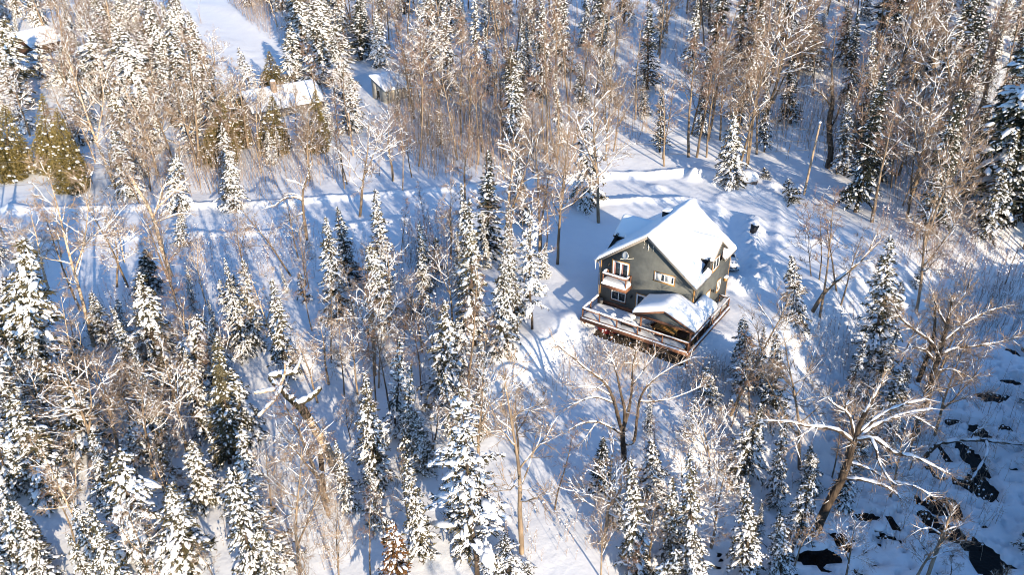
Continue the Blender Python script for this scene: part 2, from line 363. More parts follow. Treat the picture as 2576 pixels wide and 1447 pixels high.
# ------------------------------------------------------------------ the green-grey house
W, D, ZE, ZA = 10.24, 9.44, 5.33, 9.2
SL = (ZA-ZE)/(W/2); FL = -1.6               # roof slope, foot of the walls
house = thing('house', 'two storey grey green house with thick snow on its steep roof', 'house', tuple(HOUSE), HROT)
def hp(name, mb, m, parent=None, smooth=False): return mb.obj(name, m, parent or house, smooth)
def face(mb, pts, q): mb.add(pts, q)
GAB = [(0, FL+0.9), (W, FL+0.9), (W, ZE), (W/2, ZA), (0, ZE)]
DY0, DY1, DZ, DE = 3.45, 6.85, 7.95, 6.62   # dormers: y range, ridge, eave height at their walls
hp('wall', MB().prism(GAB, 0.0, 0.16, 1), M['siding'])
hp('wall', MB().prism(GAB, D-0.16, D, 1), M['siding'])
for x0, x1 in ((0.0, 0.16), (W-0.16, W)):
    hp('wall', MB().prism([(0.16, FL+0.9), (D-0.16, FL+0.9), (D-0.16, ZE-.02), (DY1, ZE-.02), (DY1, DE), ((DY0+DY1)/2, DZ-.05), (DY0, DE), (DY0, ZE-.02), (0.16, ZE-.02)][::-1], x0, x1, 0), M['siding'])
hp('foundation', MB().box(0.05, W-0.05, 0.05, D-0.05, FL-1.6, FL+0.9), M['concrete'])
for x, y in ((-0.015, -0.02), (W-0.115, -0.02), (W-0.115, D-0.11)):
    hp('corner_trim', MB().box(x, x+0.13, y, y+0.13, FL+0.92, ZE-0.12), M['plainwood'])
hp('skirt_board', MB().box(0.13, W-0.13, -0.03, -0.002, 0.02, 0.62), M['cedarwood'])
# roof planes
OF, OE, TH = 0.45, 0.30, 0.16
def zmain(x): return ZA - SL*abs(x-W/2)
def roof_plane(x0, x1, y0, y1, fz, th=TH):
    """sloping slab along x; fz(x) gives its upper face"""
    V = []
    for dz in (0, -th):
        for y in (y0, y1): V += [(x0, y, fz(x0)+dz+th), (x1, y, fz(x1)+dz+th)]
    return MB().add(V, [(0, 1, 3, 2), (4, 6, 7, 5), (0, 4, 5, 1), (2, 3, 7, 6), (0, 2, 6, 4), (1, 5, 7, 3)])
roof = hp('roof', roof_plane(-OE, W/2, -OF, DY0-.01, zmain), M['shingle'])
for x0, x1, y0, y1 in ((W/2, W+OE, -OF, DY0-.01), (-OE, W/2, DY1+.01, D+OF), (W/2, W+OE, DY1+.01, D+OF), (-0.0+1.5, W/2, DY0-.009, DY1+.009), (W/2, W-1.5, DY0-.009, DY1+.009)):
    hp('roof_slab', roof_plane(x0, x1, y0, y1, zmain), M['shingle'], roof)
DS = (DZ-DE)/((DY1-DY0)/2)
YM = (DY0+DY1)/2
for side in (0, 1):
    xa, xb = ((W-3.6, W+OE) if side else (-OE, 3.6))
    for sg in (-1, 1):
        ye = YM + sg*((DY1-DY0)/2+0.28)
        V = []
        for dz in (TH, 0):
            V += [(xa, YM, DZ+dz), (xb, YM, DZ+dz), (xb, ye, DZ-DS*abs(ye-YM)+dz), (xa, ye, DZ-DS*abs(ye-YM)+dz)]
        hp('dormer_roof', MB().add(V, [(0, 1, 2, 3), (4, 7, 6, 5), (0, 4, 5, 1), (1, 5, 6, 2), (2, 6, 7, 3), (3, 7, 4, 0)]), M['shingle'])
        # cheeks and rake boards
        yc = YM + sg*((DY1-DY0)/2-.004)
        xw = W if side else 0.0; xi = W/2 + (1 if side else -1)*(ZA-DE)/SL
        zl = zmain(xw)
        V = [(xi, yc, DE+.1), (xw, yc, DE+.1), (xw, yc, zl), (xi, yc-sg*.12, DE+.1), (xw, yc-sg*.12, DE+.1), (xw, yc-sg*.12, zl)]
        hp('dormer_cheek', MB().add(V, [(0, 1, 4, 3), (1, 2, 5, 4), (2, 0, 3, 5)], [(0, 2, 1), (3, 4, 5)]), M['cedarwood'])
        xr = (W+OE+.012) if side else (-OE-.012)
        hp('rake_board', MB().bar((xr, YM, DZ+.06), (xr, ye, DZ-DS*abs(ye-YM)+.06), 0.03, 0.24, up=(1, 0, 0)), M['taupe'])
# fascia boards and soffits of the main gables
for yy in (-OF-.016, D+OF+.016):
    for sg in (-1, 1):
        xe = W/2 + sg*(W/2+OE)
        hp('rake_board', MB().bar((W/2, yy, ZA+TH-.13), (xe, yy, zmain(xe)+TH-.13), 0.26, 0.03, up=(0, 1, 0)), M['taupe'])
for xe in (-OE-.016, W+OE+.016):
    for y0, y1 in ((-OF, DY0-.01), (DY1+.01, D+OF)):
        hp('fascia', MB().box(xe-.015, xe+.015, y0, y1, zmain(xe)-.06, zmain(xe)+.14), M['taupe'])
for sg in (-1, 1):
    xe = W/2 + sg*(W/2+OE)
    V = [(W/2, -OF+.02, ZA-.02), (W/2, -.002, ZA-.02), (xe, -.002, zmain(xe)-.02), (xe, -OF+.02, zmain(xe)-.02)]
    hp('soffit', MB().add(V+[(a, b, c-.02) for a, b, c in V], [(0, 1, 2, 3), (4, 7, 6, 5), (0, 4, 5, 1), (2, 6, 7, 3), (3, 7, 4, 0)]), M['taupe'])

# snow on a roof: a smoothed height field over a footprint, closed with a rim
def snow_sheet(name, x0, x1, y0, y1, ztop, thick, inside=None, step=0.16, blur=3, parent=None, edge=0.35, m='snow_roof', jit=0.05, seed=1, cliff=None):
    xs = np.linspace(x0, x1, int((x1-x0)/step)+2); ys = np.linspace(y0, y1, int((y1-y0)/step)+2)
    X, Y = np.meshgrid(xs, ys); base = ztop(X, Y)
    ok = np.ones(X.shape, bool) if inside is None else inside(X, Y)
    cell = None
    if cliff:
        C4 = np.stack([base[:-1, :-1], base[1:, :-1], base[:-1, 1:], base[1:, 1:]]); cell = (C4.max(0)-C4.min(0)) < cliff
    # distance to the rim in cells
    dist = np.where(ok, 99.0, 0.0); dist[0] = dist[-1] = 0; dist[:, 0] = dist[:, -1] = 0
    if cliff:
        bad = ~cell; nb_ = np.zeros(X.shape, bool)
        for oy in (0, 1):
            for ox in (0, 1): nb_[oy:oy+bad.shape[0], ox:ox+bad.shape[1]] |= bad
        dist = np.where(nb_, 0, dist)
    for _ in range(14):
        dd = dist.copy()
        for ax in (0, 1):
            for sh in (1, -1): dd = np.minimum(dd, np.roll(dist, sh, ax)+1)
        dist = np.minimum(dist, dd)
    hgt = base + thick*(1+jit*4*waves(X+seed*3.1, Y+seed*1.7, 3.3, 6, seed))
    for _ in range(blur):
        P = np.pad(hgt, 1, mode='edge'); hgt = (P[:-2, 1:-1]+P[2:, 1:-1]+P[1:-1, :-2]+P[1:-1, 2:]+2*hgt)/6
    hgt = np.clip(hgt, base+0.08, base+thick*1.45)
    f = np.sqrt(np.clip(dist*step/edge, 0, 1)*(2-np.clip(dist*step/edge, 0, 1)))
    top = base + (hgt-base)*(0.30+0.70*f)
    n = X.size; I = np.arange(n).reshape(X.shape)
    cell = (True if cell is None else cell) & ok[:-1, :-1] & ok[1:, :-1] & ok[:-1, 1:] & ok[1:, 1:]
    q = np.stack([I[:-1, :-1], I[:-1, 1:], I[1:, 1:], I[1:, :-1]], -1)[cell]
    b = q[:, ::-1] + n
    cnt = {}
    for a in q:
        for i in range(4):
            e = (a[i], a[(i+1) % 4]); cnt[e] = 1
    rim = [(e[0]+n, e[1]+n, e[1], e[0]) for e in cnt if (e[1], e[0]) not in cnt]
    V = np.concatenate([np.stack([X, Y, top], -1).reshape(-1, 3), np.stack([X, Y, base+0.005], -1).reshape(-1, 3)])
    Qa = np.concatenate([q, b, np.array(rim).reshape(-1, 4)])
    used = np.unique(Qa); mp = np.full(2*n, -1); mp[used] = np.arange(len(used))
    return MB().add(V[used], mp[Qa]).obj(name, M[m], parent, smooth=True)
def zroof(X, Y):
    z = ZA + TH - SL*np.abs(X-W/2)
    dor = DZ + TH - DS*np.abs(Y-YM)
    near = (np.abs(Y-YM) < (DY1-DY0)/2+.30) & ((X > W-3.7) | (X < 3.7))
    return np.where(near, np.maximum(z, dor), z)
snow_sheet('roof_snow', -OE-.06, W+OE+.06, -OF-.04, D+OF+.05, zroof, 0.42, cliff=.40, blur=9, parent=house, seed=2, step=.15, jit=.075)
for xa, xb in ((W/2+1.6, W+OE), (-OE, W/2-1.6)):       # the snow left lying under the dormer eaves
    for ya, yb in ((DY0-.62, DY0-.015), (DY1+.015, DY1+.62)):
        snow_sheet('eave_snow', xa, xb, ya, yb, lambda X, Y: ZA+TH-SL*np.abs(X-W/2), .30, blur=3, parent=house, seed=3, step=.12, edge=.25)
# windows and doors; each is a part with a frame, panes and casing
def opening(name, axis, at, a0, a1, z0, z1, sgn, cols=2, grid=None, casing='plainwood', curtain=None, fr=0.09, sill=True):
    """a glazed opening standing proud of a wall; axis 1: in a front wall (x runs along), axis 0: in a side wall"""
    def bx(mb, u0, u1, w0, w1, d0, d1):
        lo, hi = sorted((at+sgn*d0, at+sgn*d1))
        return mb.box(u0, u1, lo, hi, w0, w1) if axis == 1 else mb.box(lo, hi, u0, u1, w0, w1)
    c = 0.09; mb = MB()
    bx(mb, a0-c, a0, z0-c, z1+c, 0, .045); bx(mb, a1, a1+c, z0-c, z1+c, 0, .045); bx(mb, a0, a1, z1, z1+c, 0, .048); bx(mb, a0, a1, z0-c, z0, 0, .048)
    root = hp(name, mb, M[casing])
    mb = MB(); w = (a1-a0)/cols
    bx(mb, a0, a0+fr, z0, z1, .002, .06); bx(mb, a1-fr, a1, z0, z1, .002, .06); bx(mb, a0+fr, a1-fr, z1-fr, z1, .002, .062); bx(mb, a0+fr, a1-fr, z0, z0+fr, .002, .062)
    for i in range(1, cols): bx(mb, a0+i*w-fr*.6, a0+i*w+fr*.6, z0+fr, z1-fr, .002, .064)
    mb.obj('frame', M['trim'], root)
    if grid:
        mb = MB(); zz = z1-fr-(z1-z0)*grid
        for i in range(cols):
            xa = a0+i*w+fr*.7; xb = xa+w-fr*1.4
            bx(mb, xa, xb, zz-.03, zz+.03, .02, .05); bx(mb, (xa+xb)/2-.015, (xa+xb)/2+.015, zz+.03, z1-fr, .02, .05)
        mb.obj('muntin', M['trim'], root)
    for i in range(cols):
        xa = a0+i*w+fr*.6; xb = xa+w-fr*1.2
        mb = MB(); bx(mb, xa, xb, z0+fr*.9, z1-fr*.9, .006, .016); mb.obj('pane', M['glass'], root)
        if curtain and curtain[i]:
            for (f0, f1, cm) in curtain[i]:
                mb = MB(); ua, ub = xa+(xb-xa)*f0, xa+(xb-xa)*f1
                bx(mb, ua, ub, z0+fr, z1-fr, .017, .021); mb.obj('curtain', M[cm], root)
    if sill:
        mb = MB(); bx(mb, a0-.12, a1+.12, z0-c-.035, z0-c, 0, .09); mb.obj('sill', M[casing], root)
    return root
opening('patio_door', 1, 0.0, 1.40, 3.18, 3.42, 5.58, -1, 2, curtain=[[(0.0, .32, 'curtain_red')], [(0.05, .25, 'curtain_red')]], fr=.15, sill=False)
opening('window', 1, 0.0, 6.03, 8.09, 4.74, 5.60, -1, 2, curtain=[[(0.05, .7, 'curtain')], [(0.02, .75, 'curtain')]], fr=.10)
opening('window', 1, 0.0, 1.44, 3.06, 1.10, 2.62, -1, 2, grid=.30, casing='cedarwood', fr=.08)
opening('patio_door', 1, 0.0, 4.27, 6.05, 0.42, 2.58, -1, 2, fr=.15, sill=False)
opening('window', 0, W, 4.25, 5.85, 4.98, 6.15, 1, 2, casing='plainwood', fr=.10)
opening('window', 0, W, 6.22, 7.10, 1.75, 2.95, 1, 2, fr=.09)
opening('window', 0, W, 2.15, 2.75, 1.75, 2.85, 1, 1, fr=.09)
sd = hp('side_door', MB().box(W, W+.05, 3.38, 4.30, 0.72, 2.85), M['trim']); MB().box(W+.051, W+.07, 3.5, 3.56, 1.7, 1.78).obj('handle', M['steel'], sd)
hp('door_casing', MB().box(W, W+.055, 3.28, 3.37, .70, 2.95).box(W, W+.055, 4.31, 4.40, .70, 2.95).box(W, W+.056, 3.37, 4.31, 2.86, 2.95), M['plainwood'])
opening('window', 0, 0.0, 4.3, 5.8, 5.1, 6.2, -1, 2, fr=.1)
for (x, y, z, ax) in ((0.97, -.02, 5.0, 1), (3.75, -.02, 2.1, 1), (W+.02, 4.75, 2.6, 0)):
    mb = MB()
    dx, dy = (0, -1) if ax else (1, 0)
    mb.box(x-.06, x+.06, y-.06, y+.06, z-.12, z+.12); mb.bar((x, y, z+.1), (x+dx*.2, y+dy*.2, z+.13), .03, .03)
    mb.tube([(x+dx*.2, y+dy*.2, z+.12), (x+dx*.2, y+dy*.2, z+.02), (x+dx*.2, y+dy*.2, z-.16)], [.04, .11, .06], 6)
    hp('wall_lamp', mb, M['darkmetal'])
mb = MB().box(W, W+.30, 8.05, 8.5, 2.2, 2.55); mt = hp('meter_box', mb, M['plainwood'])
snow_sheet('box_snow', W-.0, W+.36, 8.0, 8.56, lambda X, Y: X*0+2.55, .22, parent=mt, step=.06, blur=1, edge=.1)
# gable louvre with its small ornament, corner gutter pipe, flue box on the roof
mb = MB(); 
for x in (4.62, 5.62): 
    for k in range(3): mb.bar((x, -.02, 7.75+k*.33), (x, -.02, 7.75+k*.33+.22), .05, .03)
mb.tube([(5.1, -.05, 7.6), (5.12, -.05, 8.0), (5.1, -.05, 8.45)], [.02, .05, .02], 5)
mb.box(5.02, 5.2, -.07, -.02, 7.98, 8.14)
hp('gable_ornament', mb, M['offwhite'])
hp('downpipe', MB().tube([(-.25, -.2, 5.0), (-.1, -.1, 4.75), (-.08, -.09, 4.4), (-.08, -.09, 0.3)], .045, 6), M['taupe'])
hp('downpipe', MB().tube([(W+.2, .15, 5.0), (W+.09, .12, 4.7), (W+.07, .12, 0.3)], .045, 6), M['taupe'])
hp('icicle', MB().tube([(-OE-.06, -OF-.02, 5.32), (-OE-.05, -OF-.02, 4.9), (-OE-.04, -OF-.02, 4.1)], [.13, .06, .005], 6), M['snow_pad'], smooth=True)
fl = hp('flue_box', MB().box(3.62, 4.42, 6.02, 6.82, 8.1, 9.22), M['darkmetal'])
MB().box(3.56, 4.48, 5.96, 6.88, 9.22, 9.28).obj('flue_cap', M['darkmetal'], fl)
snow_sheet('flue_snow', 3.56, 4.48, 5.96, 6.88, lambda X, Y: X*0+9.28, .22, parent=fl, step=.08, blur=1, edge=.2)
# balcony under the patio door
bx0, bx1, by, bz = 0.86, 3.62, -1.28, 3.30
bal = hp('balcony', MB().box(bx0, bx1, by, -.003, bz-.26, bz), M['cedarwood'])
MB().box(bx0-.05, bx1+.05, by-.05, by-.002, bz-.34, bz+.02).box(bx0-.05, bx0-.002, by, -.003, bz-.34, bz+.02).box(bx1+.002, bx1+.05, by, -.003, bz-.34, bz+.02).obj('rim_board', M['cedarwood'], bal)
for x, y in ((bx0+.1, by+.1), (bx1-.1, by+.1), (bx0+.1, -.12), (bx1-.1, -.12)): MB().box(x-.06, x+.06, y-.06, y+.06, bz, bz+1.12).obj('post', M['cedarwood'], bal)
mb = MB(); mz = (bz+.12, bz+1.08)
for a, b in (((bx0+.1, by+.1), (bx1-.1, by+.1)), ((bx0+.1, by+.1), (bx0+.1, -.12)), ((bx1-.1, by+.1), (bx1-.1, -.12))):
    for z, w in ((bz+.14, .05), (bz+1.04, .07)): mb.bar((*a, z), (*b, z), w+.03, w)
    ra = MB().bar((*a, bz+1.13), (*b, bz+1.13), .17, .045).obj('handrail', M['cedarwood'], bal)
mb.obj('rail', M['cedarwood'], bal)
def balusters(a, b, z0, z1, pitch=.115):
    a = np.array(a, float); b = np.array(b, float); n = int(np.linalg.norm(b-a)/pitch); mb = MB()
    t = (np.arange(n)+.5)/n; P = a+(b-a)*t[:, None]
    mb.sticks(np.c_[P, np.full(n, z0)], np.c_[P, np.full(n, z1)], .014, .014); return mb
for a, b in (((bx0+.1, by+.1), (bx1-.1, by+.1)), ((bx0+.1, by+.1), (bx0+.1, -.12)), ((bx1-.1, by+.1), (bx1-.1, -.12))):
    tag(balusters(a, b, bz+.14, bz+1.04).obj('balusters', M['darkmetal'], bal), kind='stuff')
def snow_strip(name, a, b, z, w, h, parent, seed=0, gaps=0.0):
    rng = np.random.RandomState(seed+5); a = np.array(a, float); b = np.array(b, float); L = np.linalg.norm(b-a); n = max(4, int(L/.22))
    t = np.linspace(0, 1, n); P = np.c_[a+(b-a)*t[:, None], np.full(n, z)]
    r = w/2*(1+.14*rng.uniform(-1, 1, n)); r[0] *= .5; r[-1] *= .5
    hh = h*(1+.25*rng.uniform(-1, 1, n)); P[:, 2] += hh*.42
    return MB().tube(P, r, 8, flat=h/w).obj(name, M['snow_pad'], parent, smooth=True)
zr = bz+1.15
snow_strip('rail_snow', (bx0+.05, by+.1), (bx1-.05, by+.1), zr, .24, .22, bal, 1); snow_strip('rail_snow', (bx0+.1, by+.1), (bx0+.1, -.4), zr, .26, .28, bal, 2); snow_strip('rail_snow', (bx1-.1, by+.1), (bx1-.1, -.5), zr, .22, .2, bal, 3)
snow_strip('ledge_snow', (bx0-.03, by-.02), (bx1+.03, by-.02), bz+.02, .2, .15, bal, 4)
snow_sheet('balcony_snow', bx0+.02, bx1-.02, by+.02, -.06, lambda X, Y: X*0+bz+.004, .62, parent=bal, step=.1, blur=2, edge=.3, seed=4)

# ------------------------------------------------------------------ deck round the house
deck = thing('wooden_deck', 'raised red brown wooden deck with snowy railing in front of the house', 'deck', tuple(HOUSE), HROT)
dx0, dx1, dy0, dz = -0.12, 11.62, -3.50, 0.0
DYR = 7.1
def dp(name, mb, m, parent=None): return mb.obj(name, M[m], parent or deck)
dp('floor', MB().box(dx0, dx1, dy0, -.035, -.05, 0).box(W+.06, dx1, -.034, DYR, -.05, -.001), 'cedarwood')
dp('rim_board', MB().box(dx0-.05, dx1+.05, dy0-.05, dy0-.002, -.36, .03), 'cedarwood')
dp('rim_board', MB().box(dx0-.05, dx0-.002, dy0, 0, -.36, .03), 'cedarwood')
dp('rim_board', MB().box(dx1+.002, dx1+.05, dy0, DYR, -.36, .03), 'cedarwood')
dp('rim_board', MB().box(W+.06, dx1, DYR+.002, DYR+.05, -.36, .03), 'cedarwood')
for i in range(20): dp('joist', MB().box(dx0+.3+i*.58, dx0+.35+i*.58, dy0+.02, -.05, -.26, -.052), 'cedarwood')
dp('beam', MB().box(dx0+.1, dx1-.05, dy0+.42, dy0+.60, -.52, -.262), 'cedarwood')
for x, y in ((.12, -3.1), (3.3, -3.1), (7.3, -3.1), (11.45, -3.1), (11.45, 0.4), (11.45, 4.4), (11.45, 6.8)):
    gz = float(hfun(*h2w(x, y)[:2])) - HOUSE[2]
    dp('support_post', MB().box(x-.09, x+.09, y-.09, y+.09, gz-.4, -.263 if y > -3 else -.521), 'cedarwood')
yi = dy0+.14; xl = dx0+.12; xr = dx1-.14
RP = {'front': [(0.0+xl+.0, yi)] + [(x, yi) for x in (1.95, 3.9, 6.18, 8.83)] + [(xr, yi)], 'left': [(xl, yi), (xl, -1.75), (xl, -.12)], 'right': [(xr, yi), (xr, -1.17), (xr, .6), (xr, 2.6), (xr, 4.7), (xr, DYR-.1)], 'back': [(xr, DYR-.1), (W+.2, DYR-.1)]}
done = set()
for k, pts in RP.items():
    for q in pts:
        if q in done: continue
        done.add(q); dp('rail_post', MB().box(q[0]-.06, q[0]+.06, q[1]-.06, q[1]+.06, 0, 1.02), 'cedarwood')
    for i, (a, b) in enumerate(zip(pts[:-1], pts[1:])):
        dp('handrail', MB().bar((*a, 1.045), (*b, 1.045), .17, .045), 'cedarwood')
        dp('top_rail', MB().bar((*a, .96), (*b, .96), .05, .09), 'cedarwood'); dp('bottom_rail', MB().bar((*a, .13), (*b, .13), .05, .08), 'cedarwood')
        tag(balusters(a, b, .13, .96).obj('balusters', M['darkmetal'], deck), kind='stuff')
        big = k in ('left', 'front') and not (k == 'front' and i >= 3)
        snow_strip('rail_snow', a, b, 1.07, .30 if big else .17, .24 if big else .10, deck, i+len(k)*7)
    a, b = pts[0], pts[-1]
    off = {'front': (0, -.14), 'left': (-.14, 0), 'right': (.15, 0), 'back': (0, .1)}[k]
    snow_strip('ledge_snow', (a[0]+off[0], a[1]+off[1]), (b[0]+off[0], b[1]+off[1]), .03, .22, .14, deck, 40+len(k))
snow_sheet('deck_snow', dx0+.1, 11.0, dy0+.2, -.1, lambda X, Y: X*0+.003, .38, inside=lambda X, Y: (X < 7.0+.6*np.sin(Y*2)) | (Y < dy0+.9), parent=deck, step=.14, blur=2, edge=.5, seed=5, jit=.12, m='snow_roof')
snow_sheet('deck_snow', W+.12, dx1-.25, 1.9, DYR-.25, lambda X, Y: X*0+.003, .55, parent=deck, step=.14, blur=2, edge=.4, seed=6, jit=.1)

xs = np.linspace(1.2, 11.3, 24); ys = np.linspace(-3.3, -.2, 9); XX, YY = np.meshgrid(xs, ys); WX, WY = HOUSE[0]+_hc*XX-_hs*YY, HOUSE[1]+_hs*XX+_hc*YY
eg = .10*np.minimum(1, np.minimum(np.minimum(XX-1.2, 11.3-XX)*3, np.minimum(YY+3.3, -.2-YY)*4))-.03
I = np.arange(XX.size).reshape(XX.shape)
tag(MB().add(np.stack([WX, WY, hfun(WX, WY)+eg], -1).reshape(-1, 3), np.stack([I[:-1, :-1], I[:-1, 1:], I[1:, 1:], I[1:, :-1]], -1).reshape(-1, 4)).obj('bare_soil', M['soil'], smooth=True), kind='structure')

# ------------------------------------------------------------------ covered porch standing on the deck
porch = thing('covered_porch', 'open gabled porch roof on posts over the deck, domed with snow', 'porch roof', tuple(HOUSE), HROT)
px0, px1, pxa, pz0, pza, pyf = 5.55, 11.96, 8.76, 2.40, 3.62, -3.36
PS = (pza-pz0)/(pxa-px0)
def zp(X, Y): return pza - PS*np.abs(X-pxa)
for xa, xb, yb in ((px0, pxa, -.03), (pxa, px1, -.03)):
    V = [(xa, pyf, zp(xa, 0)), (xb, pyf, zp(xb, 0)), (xb, yb, zp(xb, 0)), (xa, yb, zp(xa, 0))]
    MB().add(V+[(a, b, c-.1) for a, b, c in V], [(0, 1, 2, 3), (4, 7, 6, 5), (0, 4, 5, 1), (1, 5, 6, 2), (2, 6, 7, 3), (3, 7, 4, 0)]).obj('roof', M['shingle'], porch)
V = [(W+.07, -.03, zp(W+.07, 0)), (px1, -.03, zp(px1, 0)), (px1, 1.9, zp(px1, 0)), (W+.07, 1.9, zp(W+.07, 0))]
MB().add(V+[(a, b, c-.1) for a, b, c in V], [(0, 1, 2, 3), (4, 7, 6, 5), (0, 4, 5, 1), (1, 5, 6, 2), (2, 6, 7, 3), (3, 7, 4, 0)]).obj('roof', M['shingle'], porch)
for xa in (px0, px1): MB().bar((pxa, pyf-.017, pza-.06), (xa, pyf-.017, zp(xa, 0)-.06), .2, .03, up=(0, 1, 0)).obj('rake_board', M['cedarwood'], porch)
MB().box(px1+.002, px1+.03, pyf, 1.9, zp(px1, 0)-.16, zp(px1, 0)+.02).obj('fascia', M['cedarwood'], porch)
MB().box(px0-.03, px0-.002, pyf, -.03, zp(px0, 0)-.16, zp(px0, 0)+.02).obj('fascia', M['cedarwood'], porch)
MB().prism([(px0+.12, pz0-.12), (px1-.12, pz0-.12), (px1-.2, pz0-.02), (pxa, pza-.11), (px0+.2, pz0-.02)], pyf+.28, pyf+.36, 1).obj('gable_panel', M['siding'], porch)
MB().box(px0+.1, px1-.1, pyf+.22, pyf+.40, pz0-.36, pz0-.122).obj('beam', M['cedarwood'], porch)
MB().box(px0+.1, px1-.1, -.3, -.14, pz0-.36, pz0-.122).obj('beam', M['cedarwood'], porch)
for x, y in ((6.32, pyf+.3), (xr+.02, pyf+.3-.09), (6.32, -.22), (xr, 1.75)):
    MB().box(x-.08, x+.08, y-.08, y+.08, .02, pz0-.362).obj('post', M['cedarwood'], porch)
MB().bar((6.32, pyf+.3, .5), (6.05, pyf+.3, .05), .09, .09).obj('post_brace', M['cedarwood'], porch)
snow_sheet('roof_snow', px0-.06, px1+.06, pyf-.03, -.05, zp, 0.78, parent=porch, step=.14, blur=26, edge=1.0, seed=8, jit=.04)
def zp2(X, Y): return zp(X, Y)
snow_sheet('roof_snow', W+.12, px1+.06, -.3, 1.95, zp2, 0.95, parent=porch, step=.12, blur=10, edge=.8, seed=9, jit=.05)
# things on the deck
def onDeck(x, y, z=0.0): return tuple(h2w(x, y, z))
t = thing('satellite_dish', 'grey satellite dish on a white bracket high on the gable wall', 'satellite dish', onDeck(2.95, -.02, 6.45), HROT)
mb = MB(); n = 16; rings = []
nrm = np.array([-.30, -.90, .32]); nrm /= np.linalg.norm(nrm); ux = np.cross(nrm, [0, 0, 1]); ux /= np.linalg.norm(ux); uy = np.cross(ux, nrm); c0 = np.array([0, -.55, .30])
V = [c0-nrm*.08]
for rr, dpz in ((.15, -.07), (.28, -.03), (.42, .02)):
    for i in range(n): V.append(c0+nrm*dpz+ux*rr*math.cos(i*6.2832/n)+uy*rr*math.sin(i*6.2832/n))
V = V+[v-nrm*.03 for v in V]; N1 = len(V)//2
Q = []; T = []
for off, fl_ in ((0, False), (N1, True)):
    for i in range(n):
        j = (i+1) % n; T.append((off, off+1+i, off+1+j) if not fl_ else (off, off+1+j, off+1+i))
        for r0 in (0, 1):
            a, b = off+1+r0*n, off+1+(r0+1)*n; q = (a+i, b+i, b+j, a+j); Q.append(q if not fl_ else q[::-1])
Q += [(1+2*n+i, N1+1+2*n+i, N1+1+2*n+(i+1) % n, 1+2*n+(i+1) % n) for i in range(n)]
mb.add(V, Q, T).obj('reflector', M['dish'], t, smooth=True)
MB().bar((0, 0, 0), (0, -.3, .05), .07, .07).bar((0, -.3, .05), tuple(c0-nrm*.1), .06, .06).box(-.12, .12, -.03, .02, -.14, .14).obj('mount', M['offwhite'], t)
e = c0-uy*.38+nrm*.5
MB().bar(tuple(c0-uy*.40), tuple(e), .05, .05).obj('feed_arm', M['offwhite'], t)
MB().tube([tuple(e-uy*.02), tuple(e-nrm*.16+uy*.05)], [.07, .05], 8).obj('feed_horn', M['offwhite'], t)
MB().bar(tuple(c0-uy*.40), (-.55, -.45, -.22), .045, .045).bar(tuple(c0-uy*.40), (.75, -.1, .0), .04, .04).obj('strut', M['offwhite'], t)
def snow_lump(parent, c, rx, ry, rz, seed=0, m='snow_pad'):
    rng = np.random.RandomState(seed); mb = MB(); n, k = 7, 14; V = []
    for i in range(1, n):
        ph = i*math.pi/n
        for j in range(k):
            a = j*2*math.pi/k; w = 1+.06*math.sin(3*a+seed)+.05*rng.uniform(-1, 1)
            V.append((c[0]+rx*w*math.sin(ph)*math.cos(a), c[1]+ry*w*math.sin(ph)*math.sin(a), c[2]+rz*math.cos(ph)))
    V += [(c[0], c[1], c[2]+rz), (c[0], c[1], c[2]-rz)]; Q = []; T = []
    for i in range(n-2):
        for j in range(k): Q.append((i*k+j, (i+1)*k+j, (i+1)*k+(j+1) % k, i*k+(j+1) % k))
    for j in range(k): T += [((n-1)*k, j, (j+1) % k), ((n-1)*k+1, (n-2)*k+(j+1) % k, (n-2)*k+j)]
    return mb.add(V, Q, T).obj('snow', M[m], parent, smooth=True)
t = thing('kettle_grill', 'small round black grill under a snow cap on the deck', 'grill', onDeck(3.1, -2.7, .0), HROT)
MB().tube([(0, 0, .55), (0, 0, .62), (0, 0, .75), (0, 0, .86)], [.10, .22, .28, .28], 12).obj('bowl', M['darkmetal'], t, True)
for i in range(3): MB().bar((.12*math.cos(i*2.1), .12*math.sin(i*2.1), .6), (.27*math.cos(i*2.1), .27*math.sin(i*2.1), 0), .03, .03).obj('leg', M['darkmetal'], t)
snow_lump(t, (0, 0, .98), .31, .31, .24, 1)
t = thing('barbecue_grill', 'wide black barbecue buried in snow behind the deck railing', 'barbecue', onDeck(4.75, -2.75, 0), HROT)
MB().box(-.62, .62, -.25, .25, .42, .86).obj('cabinet', M['darkmetal'], t); MB().prism([(-.27, .86), (.27, .86), (.2, 1.06), (-.12, 1.08)], -.42, .42, 0).obj('hood', M['darkmetal'], t)
for x in (-.52, .52):
    MB().box(x-.03, x+.03, -.2, .2, 0, .42).obj('leg', M['darkmetal'], t)
MB().box(.45, .95, -.22, .22, .84, .88).obj('side_shelf', M['darkmetal'], t)
snow_lump(t, (-.05, .05, 1.13), .62, .30, .16, 2); snow_lump(t, (.72, 0, .98), .36, .28, .13, 3)
t = thing('round_table', 'snow-covered round table on the deck beside the barbecue', 'table', onDeck(4.5, -1.7, 0), HROT)
MB().tube([(0, 0, .68), (0, 0, .72)], .62, 16).obj('tabletop', M['darkmetal'], t)
for i in range(4): MB().bar((.3*math.cos(i*1.571+.7), .3*math.sin(i*1.571+.7), .68), (.45*math.cos(i*1.571+.7), .45*math.sin(i*1.571+.7), 0), .04, .04).obj('leg', M['darkmetal'], t)
snow_lump(t, (0, 0, .80), .64, .60, .20, 4)
